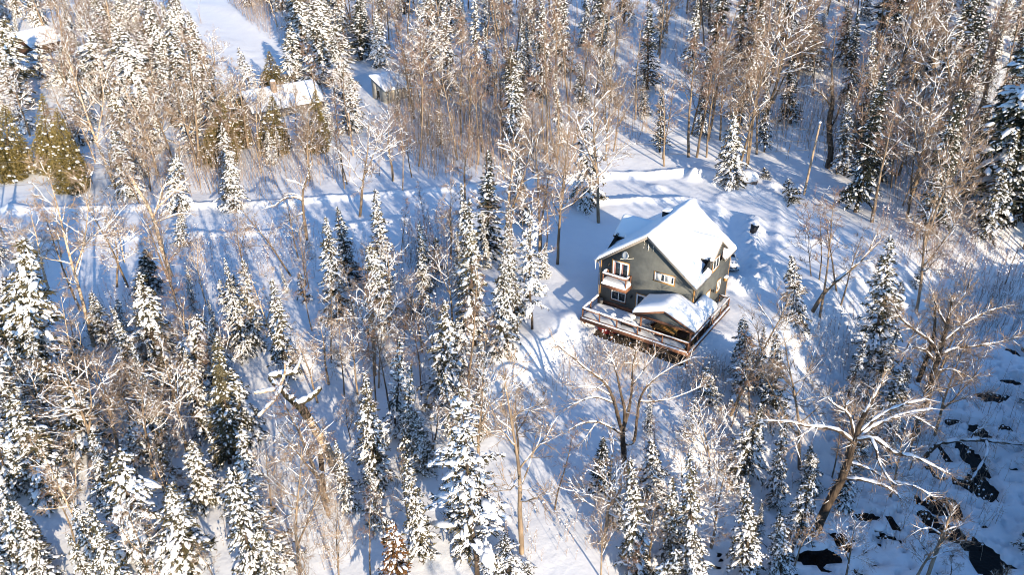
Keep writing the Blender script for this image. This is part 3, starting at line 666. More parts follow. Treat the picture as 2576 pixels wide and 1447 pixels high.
def chair(x, y, rz, label, m='darkmetal', snow=False, folded=False):
    t = thing('patio_chair', label, 'chair', onDeck(x, y, 0), HROT+rz)
    if folded:
        MB().bar((-.25, 0, 0), (-.25, .25, 1.05), .03, .04).bar((.25, 0, 0), (.25, .25, 1.05), .03, .04).obj('frame', M['darkmetal'], t)
        MB().prism([(.02, .12), (.06, .1), (.27, 1.0), (.23, 1.02)], -.24, .24, 0).obj('sling', M['soffit'], t); return t
    MB().box(-.24, .24, -.24, .24, .42, .46).obj('seat', M[m], t); mb = MB()
    for i in range(5): mb.bar((-.2+i*.1, .24, .46), (-.2+i*.1, .34, 1.0), .02, .02)
    mb.bar((-.24, .34, 1.0), (.24, .34, 1.0), .04, .03); mb.obj('backrest', M[m], t)
    for sx in (-1, 1):
        MB().bar((sx*.22, -.22, .42), (sx*.24, -.26, 0), .03, .03).obj('leg', M[m], t); MB().bar((sx*.22, .22, .42), (sx*.24, .28, 0), .03, .03).obj('leg', M[m], t)
        MB().bar((sx*.26, -.22, .66), (sx*.26, .26, .66), .04, .03).bar((sx*.26, -.22, .44), (sx*.26, -.22, .66), .03, .03).obj('armrest', M[m], t)
    return t
chair(.45, -.55, 0, 'dark folded chair leaning on the wall at the deck corner', folded=True)
chair(7.0, -2.45, 1.2, 'black metal chair beside the wooden table under the porch')
t = thing('dining_table', 'long honey coloured wooden table under the covered porch', 'table', onDeck(8.4, -1.7, 0), HROT)
for k in range(5): MB().box(-1.15, 1.15, -.55+k*.222, -.55+k*.222+.215, .74, .79).obj('tabletop_board', M['plainwood'], t)
for sx in (-1, 1):
    for sy in (-1, 1): MB().box(sx*1.0-.05, sx*1.0+.05, sy*.42-.05, sy*.42+.05, 0, .739).obj('leg', M['plainwood'], t)
MB().box(-1.0, 1.0, -.03, .03, .6, .7).obj('stretcher', M['plainwood'], t)
t = thing('storage_bench', 'brown wooden bench at the outer corner of the covered porch', 'bench', onDeck(10.7, -2.3, 0), HROT)
MB().box(-.55, .55, -.28, .28, 0.03, .42).obj('box', M['cedarwood'], t); MB().box(-.58, .58, -.31, .31, .421, .47).obj('lid', M['plainwood'], t)
# stored things under the deck
t = thing('tarp_heap', 'red tarp over a heap stored beneath the front of the deck', 'tarp', onDeck(2.2, -2.3, float(hfun(*h2w(2.2, -2.3)[:2]))-HOUSE[2]-.15), HROT)
snow_lump(t, (0, 0, .45), .95, .65, .62, 5, 'red').name = 'tarp'; snow_lump(t, (.7, .3, .35), .7, .5, .5, 9, 'red').name = 'tarp_fold'
gz = float(hfun(*h2w(11.0, -1.2)[:2]))-HOUSE[2]
t = thing('wood_stack', 'stack of pale split firewood under the corner of the deck', 'firewood', onDeck(11.0, -1.4, gz-.1), HROT)
rng = np.random.RandomState(4); wlog = MB().tube([(0, 0, 0), (0, .45, 0)], [.10, .09], 5).mesh('split_log', M['firewood'])
for r_ in range(7):
    for c_ in range(4):
        for s_ in range(2):
            o = inst('split_log', wlog, t); o.location = (-.35+c_*.22+rng.uniform(-.02, .02), s_*.5-.5+rng.uniform(-.05, .05), .1+r_*.19); o.rotation_euler = (0, rng.uniform(0, 6), rng.uniform(-.08, .08))

# ------------------------------------------------------------------ other buildings
def simple_box_house(name, label, cat, loc, rz): return thing(name, label, cat, tuple(loc), rz)
p = hit(938, 246)
shed = thing('shed', 'pale grey board shed with a slanted snowy roof and open dark doorway', 'shed', (p[0], p[1], p[2]-.2), math.radians(-50))
SW, SD, SH0, SH1 = 5.0, 5.4, 4.3, 2.6     # width, depth, left and right heights
fw = MB().prism([(0, 0), (1.55, 0), (1.55, 4.3-1.7/5*1.55), (0, 4.3)], 0, .12, 1).prism([(2.75, 0), (SW, 0), (SW, SH1), (2.75, 4.3-.34*2.75)], 0, .12, 1).prism([(1.55, 2.05), (2.75, 2.05), (2.75, 4.3-.34*2.75), (1.55, 4.3-.34*1.55)], 0, .12, 1)
fw.obj('wall', M['shedboard'], shed)
MB().box(0, .12, .121, SD, 0, SH0-.05).obj('wall', M['shedboard'], shed); MB().box(SW-.12, SW, .121, SD, 0, SH1-.02).obj('wall', M['shedboard'], shed)
MB().prism([(0.12, 0), (SW-.12, 0), (SW-.12, SH1), (0.12, SH0-.05)], SD-.12, SD-.002, 1).obj('wall', M['shedboard'], shed)
MB().box(.13, SW-.13, .13, SD-.13, .0, .05).obj('floor', M['black'], shed); MB().box(1.3, 3.1, 1.2, 1.3, 0, 2.2).obj('doorway_dark_panel', M['black'], shed)  # blackened floor and added panel paint the dark seen through the doorway
MB().box(1.47, 1.549, -.03, .0, 0, 2.1).box(2.751, 2.83, -.03, .0, 0, 2.1).box(1.47, 2.83, -.031, -.001, 2.101, 2.19).obj('door_casing', M['trim'], shed)
zs = lambda X, Y: SH0+.06-.34*X
V = [(-.3, -.3, zs(-.3, 0)), (SW+.3, -.3, zs(SW+.3, 0)), (SW+.3, SD+.3, zs(SW+.3, 0)), (-.3, SD+.3, zs(-.3, 0))]
MB().add(V+[(a, b, c-.1) for a, b, c in V], [(0, 1, 2, 3), (4, 7, 6, 5), (0, 4, 5, 1), (1, 5, 6, 2), (2, 6, 7, 3), (3, 7, 4, 0)]).obj('roof', M['shingle'], shed)
snow_sheet('roof_snow', -.36, SW+.36, -.36, SD+.3, zs, .34, parent=shed, step=.25, blur=2, edge=.4, seed=12)

def gable_house(name, label, cat, loc, rz, L, Wd, ze, za, wall, thick=.4, oh=.4):
    """ridge along local x from 0 to L, gable ends at both, width Wd along y"""
    t = thing(name, label, cat, tuple(loc), rz); half = Wd/2; s = (za-ze)/half
    for x0 in (0, L-.15): MB().prism([(-half, -1), (half, -1), (half, ze), (0, za), (-half, ze)], x0, x0+.15, 0).obj('wall', wall, t)
    for y0 in (-half, half-.15): MB().box(.151, L-.151, y0, y0+.15, -1, ze).obj('wall', wall, t)
    zz = lambda X, Y: za+.14-s*np.abs(Y)
    for sg in (-1, 1):
        V = [(-oh, 0, za+.14), (L+oh, 0, za+.14), (L+oh, sg*(half+oh), za+.14-s*(half+oh)), (-oh, sg*(half+oh), za+.14-s*(half+oh))]
        MB().add(V+[(a, b, c-.13) for a, b, c in V], [(0, 1, 2, 3), (4, 7, 6, 5), (0, 4, 5, 1), (1, 5, 6, 2), (2, 6, 7, 3), (3, 7, 4, 0)]).obj('roof', M['shingle'], t)
    snow_sheet('roof_snow', -oh-.05, L+oh+.05, -half-oh-.05, half+oh+.05, zz, thick, parent=t, step=.3, blur=3, edge=.45, seed=int(L))
    return t
p = hit(700, 296)
cab = gable_house('cottage', 'low cottage under a snow blanket with a tan stone chimney among cedars', 'cottage', (p[0]-6, p[1]+1, p[2]-.2), math.radians(36), 13.5, 8.6, 2.0, 4.6, M['taupe'])
MB().box(4.9, 5.8, -1.7, -.7, 3.2, 6.1).obj('chimney', M['brick'], cab)
snow_lump(cab, (5.35, -1.2, 6.22), .5, .55, .25, 3)
MB().tube([(1.0, .3, 4.6), (1.0, .3, 7.0)], .13, 8).obj('stovepipe', M['steel'], cab); MB().tube([(1.0, .3, 7.0), (1.0, .3, 7.12), (1.0, .3, 7.25)], [.16, .24, .02], 8).obj('pipe_cap', M['steel'], cab)
p = hit(66, 140)
s_ = pxm(p)
dk = gable_house('cabin', 'dark brown cabin gable under deep snow at the upper left edge', 'cabin', (p[0]-.5, p[1], p[2]-.1), math.radians(70), 8, 6.2, 2.7, 5.0, M['darkboard'], .55, .7)
for k in range(5): MB().bar((-.05, -2.2+k*1.1, 2.7), (-.05, -2.2+k*1.1, 4.6-abs(-2.2+k*1.1)*.75), .12, .06, up=(1, 0, 0)).obj('stud', M['cedarwood'], dk)
MB().box(-.09, -.01, -3.0, 3.0, 2.55, 2.7).obj('tie_beam', M['cedarwood'], dk)
for sg in (-1, 1): MB().bar((-.71, 0, 5.05), (-.71, sg*3.8, 5.05-3.8*.742), .22, .04, up=(1, 0, 0)).obj('rake_board', M['cedarwood'], dk)

# ------------------------------------------------------------------ car beside the house
p = hit(1846, 690)
car = thing('parked_car', 'silver hatchback dusted with snow nosing out from behind the house', 'car', (p[0]-.12, p[1]+.3, p[2]-.03), math.radians(2))
# side profile (y back from the bumper, z) swept with a narrowing cabin
prof = [(0.05, .28), (0.0, .45), (.06, .62), (.22, .80), (1.15, 1.00), (1.95, 1.44), (2.5, 1.56), (3.5, 1.54), (4.15, 1.20), (4.3, .95), (4.32, .50), (4.25, .28)]
def carw(y, z): return .86 - .10*max(0, (z-.85)/.7)**1.0 - .10*max(0, (.5-y)/.5)**2 - .06*max(0, (y-3.9)/.4)
Vv = []
for y, z in prof: Vv += [(-carw(y, z), y, z), (-carw(y, z)*.8, y-(.04 if z < .8 else 0), z+.03), (0, y-(.06 if y < .1 else 0), z+.04), (carw(y, z)*.8, y-(.04 if z < .8 else 0), z+.03), (carw(y, z), y, z)]
nP = len(prof); Q = []
for i in range(nP-1):
    for j in range(4): Q.append((i*5+j, i*5+j+1, (i+1)*5+j+1, (i+1)*5+j))
belt = [(y, min(z, .92)) for y, z in prof]
T = []
mb = MB().add(Vv, Q)
for sgn, k in ((-1, 0), (1, 4)):
    a = [Vv[i*5+k] for i in range(nP)]; mb.add(a + [(sgn*.80, 2.2, .28)], None, [((nP, i, i+1) if sgn > 0 else (nP, i+1, i)) for i in range(nP-1)])
body = mb.obj('body', M['carpaint'], car, smooth=False)
ws = MB().add([(-.70, 1.22, 1.045), (.70, 1.22, 1.045), (.62, 1.90, 1.475), (-.62, 1.90, 1.475)], [(0, 1, 2, 3)]).obj('windscreen', M['glass'], car)
for sx in (-1, 1):
    MB().add([(sx*.862, 1.45, 1.0), (sx*.80, 2.05, 1.42), (sx*.79, 3.4, 1.44), (sx*.855, 3.9, 1.05)], [(0, 1, 2, 3)]).obj('side_window', M['glass'], car)
    for yy in (.85, 3.5):
        w = MB().tube([(sx*.70, yy, .31), (sx*.88, yy, .31)], .31, 16).obj('wheel', M['tyre'], car); MB().tube([(sx*.881, yy, .31), (sx*.89, yy, .31)], .19, 12).obj('rim', M['steel'], w)
    h_ = MB().add([(sx*.50, .07, .60), (sx*.80, .20, .62), (sx*.83, .36, .80), (sx*.55, .18, .74)], [(0, 1, 2, 3)]).add([(sx*.50, .05, .60), (sx*.80, .17, .62), (sx*.83, .34, .82), (sx*.55, .14, .76)], [(0, 1, 2, 3)]).obj('headlight', M['lamp'], car)
    MB().box(min(sx*.60, sx*.74), max(sx*.60, sx*.74), -.035, -.01, .36, .44).obj('fog_light', M['bin'], car)
    m_ = MB().box(min(sx*.86, sx*1.04), max(sx*.86, sx*1.04), 1.42, 1.54, 1.0, 1.14).obj('mirror', M['carpaint'], car)
MB().box(-.46, .46, -.075, -.03, .60, .72).obj('grille', M['bin'], car); MB().box(-.10, .10, -.095, -.076, .62, .70).obj('badge', M['steel'], car)
MB().box(-.58, .58, -.085, -.03, .34, .42).obj('lower_grille', M['bin'], car); MB().box(-.26, .26, -.10, -.086, .46, .56).obj('number_plate', M['trim'], car)
def zc(X, Y): return np.interp(Y, [.25, 1.15], [.86, 1.05])
snow_sheet('bonnet_snow', -.66, .66, .32, 1.16, zc, .07, parent=car, step=.08, blur=1, edge=.2, jit=.2, inside=lambda X, Y: waves(X*3+5, Y*3, 1.6, 6) > -.28)
snow_sheet('roof_snow', -.62, .62, 2.0, 3.5, lambda X, Y: 1.60-.0*X, .13, parent=car, step=.1, blur=1, edge=.3, jit=.1)

# ------------------------------------------------------------------ small things on and beside the drive
p = hit(1893, 586)
t = thing('wheelie_bin', 'black wheelie bin with a snow cap leaning at the edge of the drive', 'bin', (p[0], p[1], p[2]-.1), .35); t.rotation_euler = (0, math.radians(12), .4)
V = []
for z, w, d in ((.12, .24, .26), (1.05, .33, .37)): V += [(-w, -d, z), (w, -d, z), (w, d, z), (-w, d, z)]
MB().add(V, [(0, 3, 2, 1), (4, 5, 6, 7), (0, 1, 5, 4), (1, 2, 6, 5), (2, 3, 7, 6), (3, 0, 4, 7)]).obj('body', M['bin'], t)
MB().prism([(-.42, 1.06), (.42, 1.06), (.40, 1.14), (-.36, 1.18)], -.36, .36, 0).obj('lid', M['bin'], t); MB().bar((-.25, .44, .98), (.25, .44, .98), .05, .05).obj('handle', M['bin'], t)
for sx in (-1, 1): MB().tube([(sx*.22, .27, .12), (sx*.29, .27, .12)], .12, 10).obj('wheel', M['tyre'], t)
snow_lump(t, (0, 0, 1.22), .38, .40, .14, 8)
def boulder(u, v, r, lab, cap=1.0, seed=0):
    p = hit(u, v); rng = np.random.RandomState(seed); t = thing('boulder', lab, 'boulder', (p[0], p[1], p[2]), rng.uniform(0, 6))
    o = snow_lump(t, (0, 0, r*.05), r*.95, r*.80, r*.72, seed, 'rock'); o.name = 'rock'
    for v_ in o.data.vertices: v_.co *= 1+.16*math.sin(v_.co.x*5/r+seed)*math.cos(v_.co.y*4/r+v_.co.z*3/r)
    for pl in o.data.polygons: pl.use_smooth = False
    if cap: snow_lump(t, (0, .12*r, r*(.50 if cap < 1.1 else .2)), r*1.02, r*.98, r*(.62 if cap < 1.1 else 1.0)*cap, seed+1)
boulder(1880, 458, 1.55, 'brown granite boulder showing its face under a pointed snow cap', 1.0, 21)
boulder(1838, 456, 0.8, 'small snow-topped rock at the foot of the snowy fir', 1.0, 22)
# creek stones
for i, (u, v, r) in enumerate([(2590, 880, .9), (2440, 1148, .5), (2478, 1240, .55), (2395, 1300, .5), (2205, 1330, .6), (2520, 1440, .4), (2376, 1200, .4)]):
    boulder(u, v, r, ['snow-capped stone at the upper bend of the creek', 'stone parting the dark water below the arched log', 'stone in the widest pool of the creek', 'stone beside the leaning bare pole in the creek', 'stone inside the small left loop of the creek', 'stone near the lowest pool of the creek', 'small stone left of the creek pools'][i], .8, 31+i)

# ------------------------------------------------------------------ poles and cables
def pole(u, v, tu, tv, label, H=None):
    p = hit(u, v); s = pxm(p)
    if H is None:
        for H in np.arange(6, 16, .1):
            if project((p[0], p[1], p[2]+H))[1] < tv: break
    uu = project((p[0], p[1], p[2]+H))[0]; ln = (tu-uu)/pxm((p[0], p[1], p[2]+H))
    t = thing('utility_pole', label, 'utility pole', tuple(p), 0)
    MB().tube([(0, 0, -.6), (ln*.5, 0, H*.5), (ln, 0, H)], [.17, .15, .12], 10).obj('pole', M['pole'], t)
    for z in (H-.7, H-2.3, H-3.6): MB().bar((ln*z/H-.02, -.12, z), (ln*z/H-.02, -.32, z), .08, .08).obj('insulator', M['offwhite'], t)
    snow_lump(t, (ln, 0, H+.06), .19, .19, .16, 6)
    return [np.array(p)+np.array([ln*z/H, -.3, z]) for z in (H-.7, H-2.3, H-3.6)]
A3 = pole(2022, 490, 2063, 310, 'leaning weathered utility pole on the slope behind the drive')
A2 = pole(889, 392, 876, 281, 'grey utility pole beside the bent snowy fir above the road')
p = hit(14, 602); A1 = pole(14, 602, -75, 400, 'utility pole at the road bend on the left edge', 11)
def cable(a, b, sag, label):
    n = 24; t = np.linspace(0, 1, n)[:, None]; P = a+(b-a)*t; P[:, 2] -= (4*sag*t*(1-t))[:, 0]
    tag(MB().tube(P, .022, 4, cap=False).obj('power_cable', M['wire']), label, 'cable')
for i, nm in enumerate(('top', 'middle', 'lowest')):
    cable(A2[i], A3[i], 1.2+.3*i, f'{nm} power cable crossing the woods to the leaning pole')
    cable(A1[i], A2[i], 1.0+.3*i, f'{nm} power cable over the road from the left edge')
e = hit(2560, 730); e = np.array([e[0]+6, e[1], e[2]+9.5])
cable(A3[0], e+[0, 0, .8], .8, 'upper power cable going right and down from the leaning pole'); cable(A3[1], e, .8, 'lower power cable going right and down from the leaning pole')

# ------------------------------------------------------------------ tree builders (base at the origin)
Z3 = np.array([0, 0, 1.0])
def unit(v): return v/(np.linalg.norm(v, axis=-1, keepdims=True)+1e-9)
def conifer(seed, H=15.0, R=2.2, z0=.06, dens=1.0, droop=.55, snow=.8, mats=('needles',), prof=.85, bare=0.0, size=1.0, gap=.36, irregular=.25):
    rng = np.random.RandomState(seed)
    tr = MB(); zt = np.linspace(-.5, H, 9); wob = .12*np.sin(zt*.7+seed)
    tr.tube(np.c_[wob, .1*np.cos(zt*.5+seed)-.1, zt], np.interp(zt, [-.5, H], [.012*H+.03, .012]), 7)
    Z = []; z = max(z0*H, bare*H)
    while z < H*.985:
        n = rng.randint(5, 8) if z < H*.8 else rng.randint(4, 6)
        for i in range(n): Z.append((z+rng.uniform(-.15, .15), rng.uniform(0, 2*math.pi)))
        z += gap*(1.0-.45*z/H)/dens*rng.uniform(.8, 1.2)
    Z = np.array(Z); Z = Z[(rng.rand(len(Z)) < .86) & ((np.sin(Z[:, 1]+Z[:, 0]*1.1+seed) > -.93) | (rng.rand(len(Z)) < .5))]; az = Z[:, 1]; zb = Z[:, 0]; f = np.clip((H-zb)/H, 0, 1)
    lobe = 1+irregular*np.sin(az*2+seed+zb*.8)*np.cos(zb*1.3+seed)
    L = R*f**prof*rng.uniform(.5, 1.22, len(az))*lobe + .12
    # long lower limbs are rarer where the trunk is bare
    d = droop*(0.75+.5*f)*rng.uniform(.75, 1.25, len(az)); up = .25*(1-f)+.05
    hx = np.c_[np.cos(az), np.sin(az), np.zeros_like(az)]; sx = np.c_[-np.sin(az), np.cos(az), np.zeros_like(az)]
    def pt(i, t): return hx[i]*(L[i]*t)[:, None] + Z3*(zb[i]+L[i]*(up[i]*t-d[i]*t**1.6))[:, None]
    I = np.arange(len(az))
    for a, b in ((0, .5), (.5, 1.0)): tr.sticks(pt(I, np.full(len(I), a)), pt(I, np.full(len(I), b)), .010+.012*L*(1-a), .010+.012*L*(1-b))
    # needle sprays
    ns = np.maximum(3, (L/.062*dens).astype(int)); J = np.repeat(I, ns); t = rng.uniform(.08, 1.0, len(J))**.8
    P = pt(J, t); sgn = rng.choice([-1, 1], len(J))
    ln = (.16+.30*np.sqrt(L[J])*(1-.55*t))*rng.uniform(.7, 1.3, len(J))*size
    Dv = unit(hx[J]*rng.uniform(.2, .9, (len(J), 1)) + sx[J]*(sgn*rng.uniform(.25, 1.0, len(J)))[:, None] + Z3*rng.uniform(-.75, .05, (len(J), 1)))
    Wv = unit(np.cross(Dv, unit(rng.normal(size=(len(J), 3))+Z3*.8)))*(.042+.028*rng.rand(len(J), 1))*size
    cr = MB().quads(P + Z3*.0, Dv*ln[:, None], Wv)
    tip = np.c_[rng.normal(0, .05, (40, 2)), H-rng.rand(40)*.9]; cr.quads(tip, unit(rng.normal(size=(40, 3)))*.2, rng.normal(size=(40, 3))*.03)
    # snow pads
    k = np.maximum(2, (L/(.115/max(1, snow))).astype(int)); J = np.repeat(I, k); J = J[rng.rand(len(J)) < snow]
    patch = .5+.5*np.sin(az[J]*1.0+seed*1.3)*np.sin(zb[J]*.9+seed); J = J[patch > rng.rand(len(J))*(.85-.25*(snow > 1))-.1]
    t = rng.uniform(.25, 1.04, len(J)); P = pt(J, t); T = unit(pt(J, t+.08)-P)
    sz = np.clip(rng.lognormal(-.75, .5, len(J)), .2, 1.6)*(.7+.3*np.minimum(L[J], 2))*size
    off = rng.uniform(-1, 1, len(J)); S2 = unit(np.cross(T, Z3)); T = unit(T+S2*(off*.7)[:, None]+Z3*(-.15*np.abs(off))[:, None]); S2 = unit(np.cross(T, Z3))
    AX = T*(.20*sz*rng.uniform(.8, 1.6, len(J)))[:, None]; AY = S2*(.105*sz*rng.uniform(.7, 1.4, len(J)))[:, None]; AZ = unit(np.cross(S2, T))*(.070*sz*rng.uniform(.7, 1.4, len(J)))[:, None]
    sn = MB().blobs(P+np.cross(T, Z3)*0+sx[J]*(off*.30*np.sqrt(L[J]))[:, None]*(1.1-.5*t)[:, None]+Z3*(.05-.05*np.abs(off))[:, None], AX, AY, AZ, rng, jit=.30)
    # bough pads: the heavier snow lying along whole boughs
    J = I[(rng.rand(len(I)) < .42*min(snow, 1.2)) & (L > .45)]; tt = rng.uniform(.55, .8, len(J)); P = pt(J, tt); T = unit(pt(J, tt+.12)-pt(J, tt-.12)); S2 = unit(np.cross(T, Z3))
    l2 = L[J]*rng.uniform(.16, .34, len(J))
    sn.blobs(P+Z3*(.07+.02*L[J])[:, None], T*l2[:, None], S2*((.085+.075*L[J])*rng.uniform(.7, 1.3, len(J)))[:, None], unit(np.cross(S2, T))*((.06+.028*L[J])*rng.uniform(.7, 1.3, len(J)))[:, None], rng, jit=.30)
    tops = np.array([[0, 0, H-.05], [.04, .03, H-.4], [-.05, .02, H-.75]]); e = np.eye(3)
    sn.blobs(tops+rng.normal(0, .03, (3, 3)), np.tile(e[0]*.10, (3, 1)), np.tile(e[1]*.10, (3, 1)), np.tile(e[2]*.14, (3, 1)), rng)
    return dict(H=H, R=R, parts=[('trunk', tr.mesh('conifer_trunk', M['bark_dark'], True)), ('crown', cr.mesh('conifer_crown', [M[m] for m in mats])), ('snow', sn.mesh('conifer_snow', M['snow_pad'], True))])

def cedar(seed, H=9.0, R=2.1, snow=.25, mat_='cedar'):
    rng = np.random.RandomState(seed); tr = MB().tube([(0, 0, -.4), (.05, 0, H*.5), (0, .05, H*.96)], [.16, .10, .02], 6)
    PP, OO = [], []
    for q in range(7):
        a0 = q*2.4+seed; o0 = 0 if q == 0 else R*rng.uniform(.35, .62); h = H*(1 if q == 0 else (1.02-.85*o0/R)*rng.uniform(.85, 1.1)); rq = R*(.55 if q == 0 else rng.uniform(.33, .48))
        n = int(3600*h/H*(1.3 if q == 0 else 1)); z = h*(1-rng.rand(n)**.60*.98); f = (h-z)/h; a = rng.uniform(0, 6.2832, n)
        rr = rq*np.clip(f*1.7, 0, 1)**.8*(1-.45*np.clip((f-.65)/.35, 0, 1)**1.4)*(1+.2*np.sin(3*a+q+z*1.3)+.18*np.sin(5*a-z*2.3))
        r = rr*(.3+.8*rng.rand(n)**.5)
        PP.append(np.c_[r*np.cos(a)+o0*math.cos(a0), r*np.sin(a)+o0*math.sin(a0), z]); OO.append(np.c_[np.cos(a), np.sin(a), np.zeros(n)])
        tr.tube([(0, 0, .2), (o0*.7*math.cos(a0), o0*.7*math.sin(a0), h*.3), (o0*math.cos(a0), o0*math.sin(a0), h*.97)], [.09, .06, .01], 4)
    P = np.concatenate(PP); out = np.concatenate(OO); n = len(P)
    Dv = unit(out*.7+Z3*rng.uniform(-.7, .9, (n, 1))+rng.normal(0, .5, (n, 3)))*rng.uniform(.08, .26, (n, 1))
    Wv = unit(np.cross(Dv, rng.normal(size=(n, 3))))*rng.uniform(.018, .045, (n, 1))
    cr = MB().quads(P, Dv, Wv, taper=.6)
    m = int(1300*snow); i = rng.choice(n, m); o = out[i]
    sz = np.clip(rng.lognormal(-.7, .6, m), .15, 1.8)
    sn = MB().blobs(P[i]+o*.10+Z3*.05, o*(.17*sz)[:, None], np.cross(o, Z3)*(.14*sz)[:, None], np.tile(Z3, (m, 1))*(.09*sz)[:, None], rng, jit=.3)
    return dict(H=H, R=R, parts=[('trunk', tr.mesh('cedar_trunk', M['bark_dark'], True)), ('crown', cr.mesh('cedar_crown', M[mat_])), ('snow', sn.mesh('cedar_snow', M['snow_pad'], True))])

def rot_about(v, axis, ang):
    return v*math.cos(ang) + np.cross(axis, v)*math.sin(ang) + axis*(axis @ v)*(1-math.cos(ang))
def decid(seed, H=14.0, r0=.17, first=.32, n1=13, reach=.34, up=(.55, 1.15), snow=.6, bark='bark', twig='twig', dense=1.0, lean=0.0, leaders=1, ragged=False, snowr=1.0, n4=5):
    rng = np.random.RandomState(seed); tb = MB(); sn = MB(); tw = MB()
    A3, B3, R3, A4, B4, SA, SB, SR, SP = [], [], [], [], [], [], [], [], []
    def snowtube(P, r):
        n = len(P); i = 0
        while i < n-1:
            if rng.rand() < snow:
                j = min(n-1, i+rng.randint(1, 4))
                q = P[i:j+1]; dz = abs(q[-1, 2]-q[0, 2])/(np.linalg.norm(q[-1]-q[0])+1e-6)
                if dz < .93:
                    # resample
                    s = np.linspace(0, len(q)-1, max(4, 3*(len(q)-1)+1)); k = np.minimum(s.astype(int), len(q)-2); w = (s-k)[:, None]
                    qq = q[k]*(1-w)+q[k+1]*w; rr = np.interp(s, np.arange(len(q)), r[i:j+1])
                    rad = (rr*.80+.030*snowr)*(1-.45*dz)*rng.uniform(.75, 1.25, len(s)); rad[0] *= .35; rad[-1] *= .35
                    sn.tube(qq+Z3*(rr*.62+.018)[:, None], rad, 5, flat=.85)
                i = j
            else: i += 1
    def poly(p, d, L, n, wob, rise):
        P = [np.array(p, float)]; d = np.array(d, float); segs = L/(n-1)
        for _ in range(n-1):
            d = unit(d + rng.normal(0, wob, 3) + Z3*rise); P.append(P[-1]+d*segs)
        return np.array(P)
    def side(d, ang):
        ax = unit(np.cross(d, rng.normal(size=3))); return unit(rot_about(d, ax, ang))
    trunks = []
    t0 = poly((0, 0, -.4), unit(np.array([lean, 0, 1.0])), H+.4, 12, .045, .03)
    t0[:, :2] -= t0[1, :2]*0
    rt = r0*(1-np.linspace(0, 1, 12)**1.15*.9)
    trunks.append((t0, rt, first))
    for q in range(leaders-1):
        i = rng.randint(3, 6); a = rng.uniform(0, 6.28); d = unit(np.array([math.cos(a)*.55, math.sin(a)*.55, 1.0]))
        P = poly(t0[i], d, (H-t0[i, 2])*rng.uniform(.8, 1.0), 9, .05, .10); trunks.append((P, rt[i]*.75*(1-np.linspace(0, 1, 9)*.88), .15))
    for P, r, fst in trunks:
        tb.tube(P, r, 7); snowtube(P, r*.8) if (lean or leaders > 1) else None
        m = max(4, int(n1*(1.0 if P is t0 else .7)))
        for q in range(m):
            t = fst+(1-fst)*((q+rng.rand())/m); i = min(int(t*(len(P)-1)), len(P)-2); w = t*(len(P)-1)-i
            p = P[i]*(1-w)+P[i+1]*w; rr = r[i]*(1-w)+r[i+1]*w
            az = q*2.4+rng.uniform(-.5, .5)+seed; el = np.interp(t, [fst, 1], up)*rng.uniform(.75, 1.2)
            d = np.array([math.cos(az)*math.cos(el), math.sin(az)*math.cos(el), math.sin(el)])
            L = (H*reach*(1.08-t)**.65+.5)*rng.uniform(.6, 1.2)
            B = poly(p, d, L, 7, .13, .05); rb = np.minimum(rr*.62, .012*L+.02)*(1-np.linspace(0, 1, 7)*.8)
            tb.tube(B, rb, 5); snowtube(B, rb)
            if ragged and rng.rand() < .35: continue
            for q2 in range(int(max(3, L*1.5*dense))):
                t2 = rng.uniform(.2, 1); i2 = min(int(t2*6), 5); w2 = t2*6-i2; p2 = B[i2]*(1-w2)+B[i2+1]*w2
                d2 = side(unit(B[i2+1]-B[i2]), rng.uniform(.5, 1.1)); d2[2] = d2[2]*.6+.18; L2 = (L*.42*(1.15-t2)+.35)*rng.uniform(.6, 1.25)
                C = poly(p2, d2, L2, 4, .16, .07); rc = np.maximum(.011, rb[i2]*.5*(1-np.linspace(0, 1, 4)*.75))
                tb.tube(C, rc, 3, cap=False)
                if rng.rand() < snow*.6: snowtube(C, rc)
                for q3 in range(int(max(3, 4.2*L2*dense))):
                    t3 = rng.uniform(.15, 1); i3 = min(int(t3*3), 2); w3 = t3*3-i3; p3 = C[i3]*(1-w3)+C[i3+1]*w3
                    d3 = side(unit(C[i3+1]-C[i3]), rng.uniform(.4, 1.0)); L3 = (L2*.5+.25)*rng.uniform(.5, 1.2); e3 = p3+d3*L3
                    A3.append(p3); B3.append(e3)
                    if rng.rand() < snow*.16: SA.append(p3); SB.append(p3+d3*L3*rng.uniform(.4, 1))
                    for q4 in range(n4):
                        t4 = rng.uniform(.1, 1); p4 = p3+d3*L3*t4; d4 = unit(d3+rng.normal(0, .55, 3)+Z3*.1)
                        A4.append(p4); B4.append(p4+d4*rng.uniform(.2, .6)*min(1, .5+L3))
                        if rng.rand() < snow*.035: SP.append(p4)
    A3 = np.array(A3).reshape(-1, 3); B3 = np.array(B3).reshape(-1, 3); A4 = np.array(A4).reshape(-1, 3); B4 = np.array(B4).reshape(-1, 3)
    tw.sticks(A3, B3, .015, .010); tw.sticks(A4, B4, .011, .006)
    if len(SA):
        SA = np.array(SA); SB = np.array(SB); sn.sticks(SA+Z3*.022, SB+Z3*.022, .030*snowr, .014)
    if len(SP):
        SP = np.array(SP); n = len(SP); e = np.eye(3); s = rng.uniform(.04, .085, (n, 1))*snowr
        sn.blobs(SP+Z3*.03, s*e[0], s*e[1], s*.8*e[2], rng)
    parts = [('trunk', tb.mesh('bare_trunk', M[bark], True)), ('crown', tw.mesh('bare_twigs', M[twig]))]
    if sn.n: parts.append(('snow', sn.mesh('branch_snow', M['snow_pad'], True)))
    return dict(H=H, R=H*reach, parts=parts)

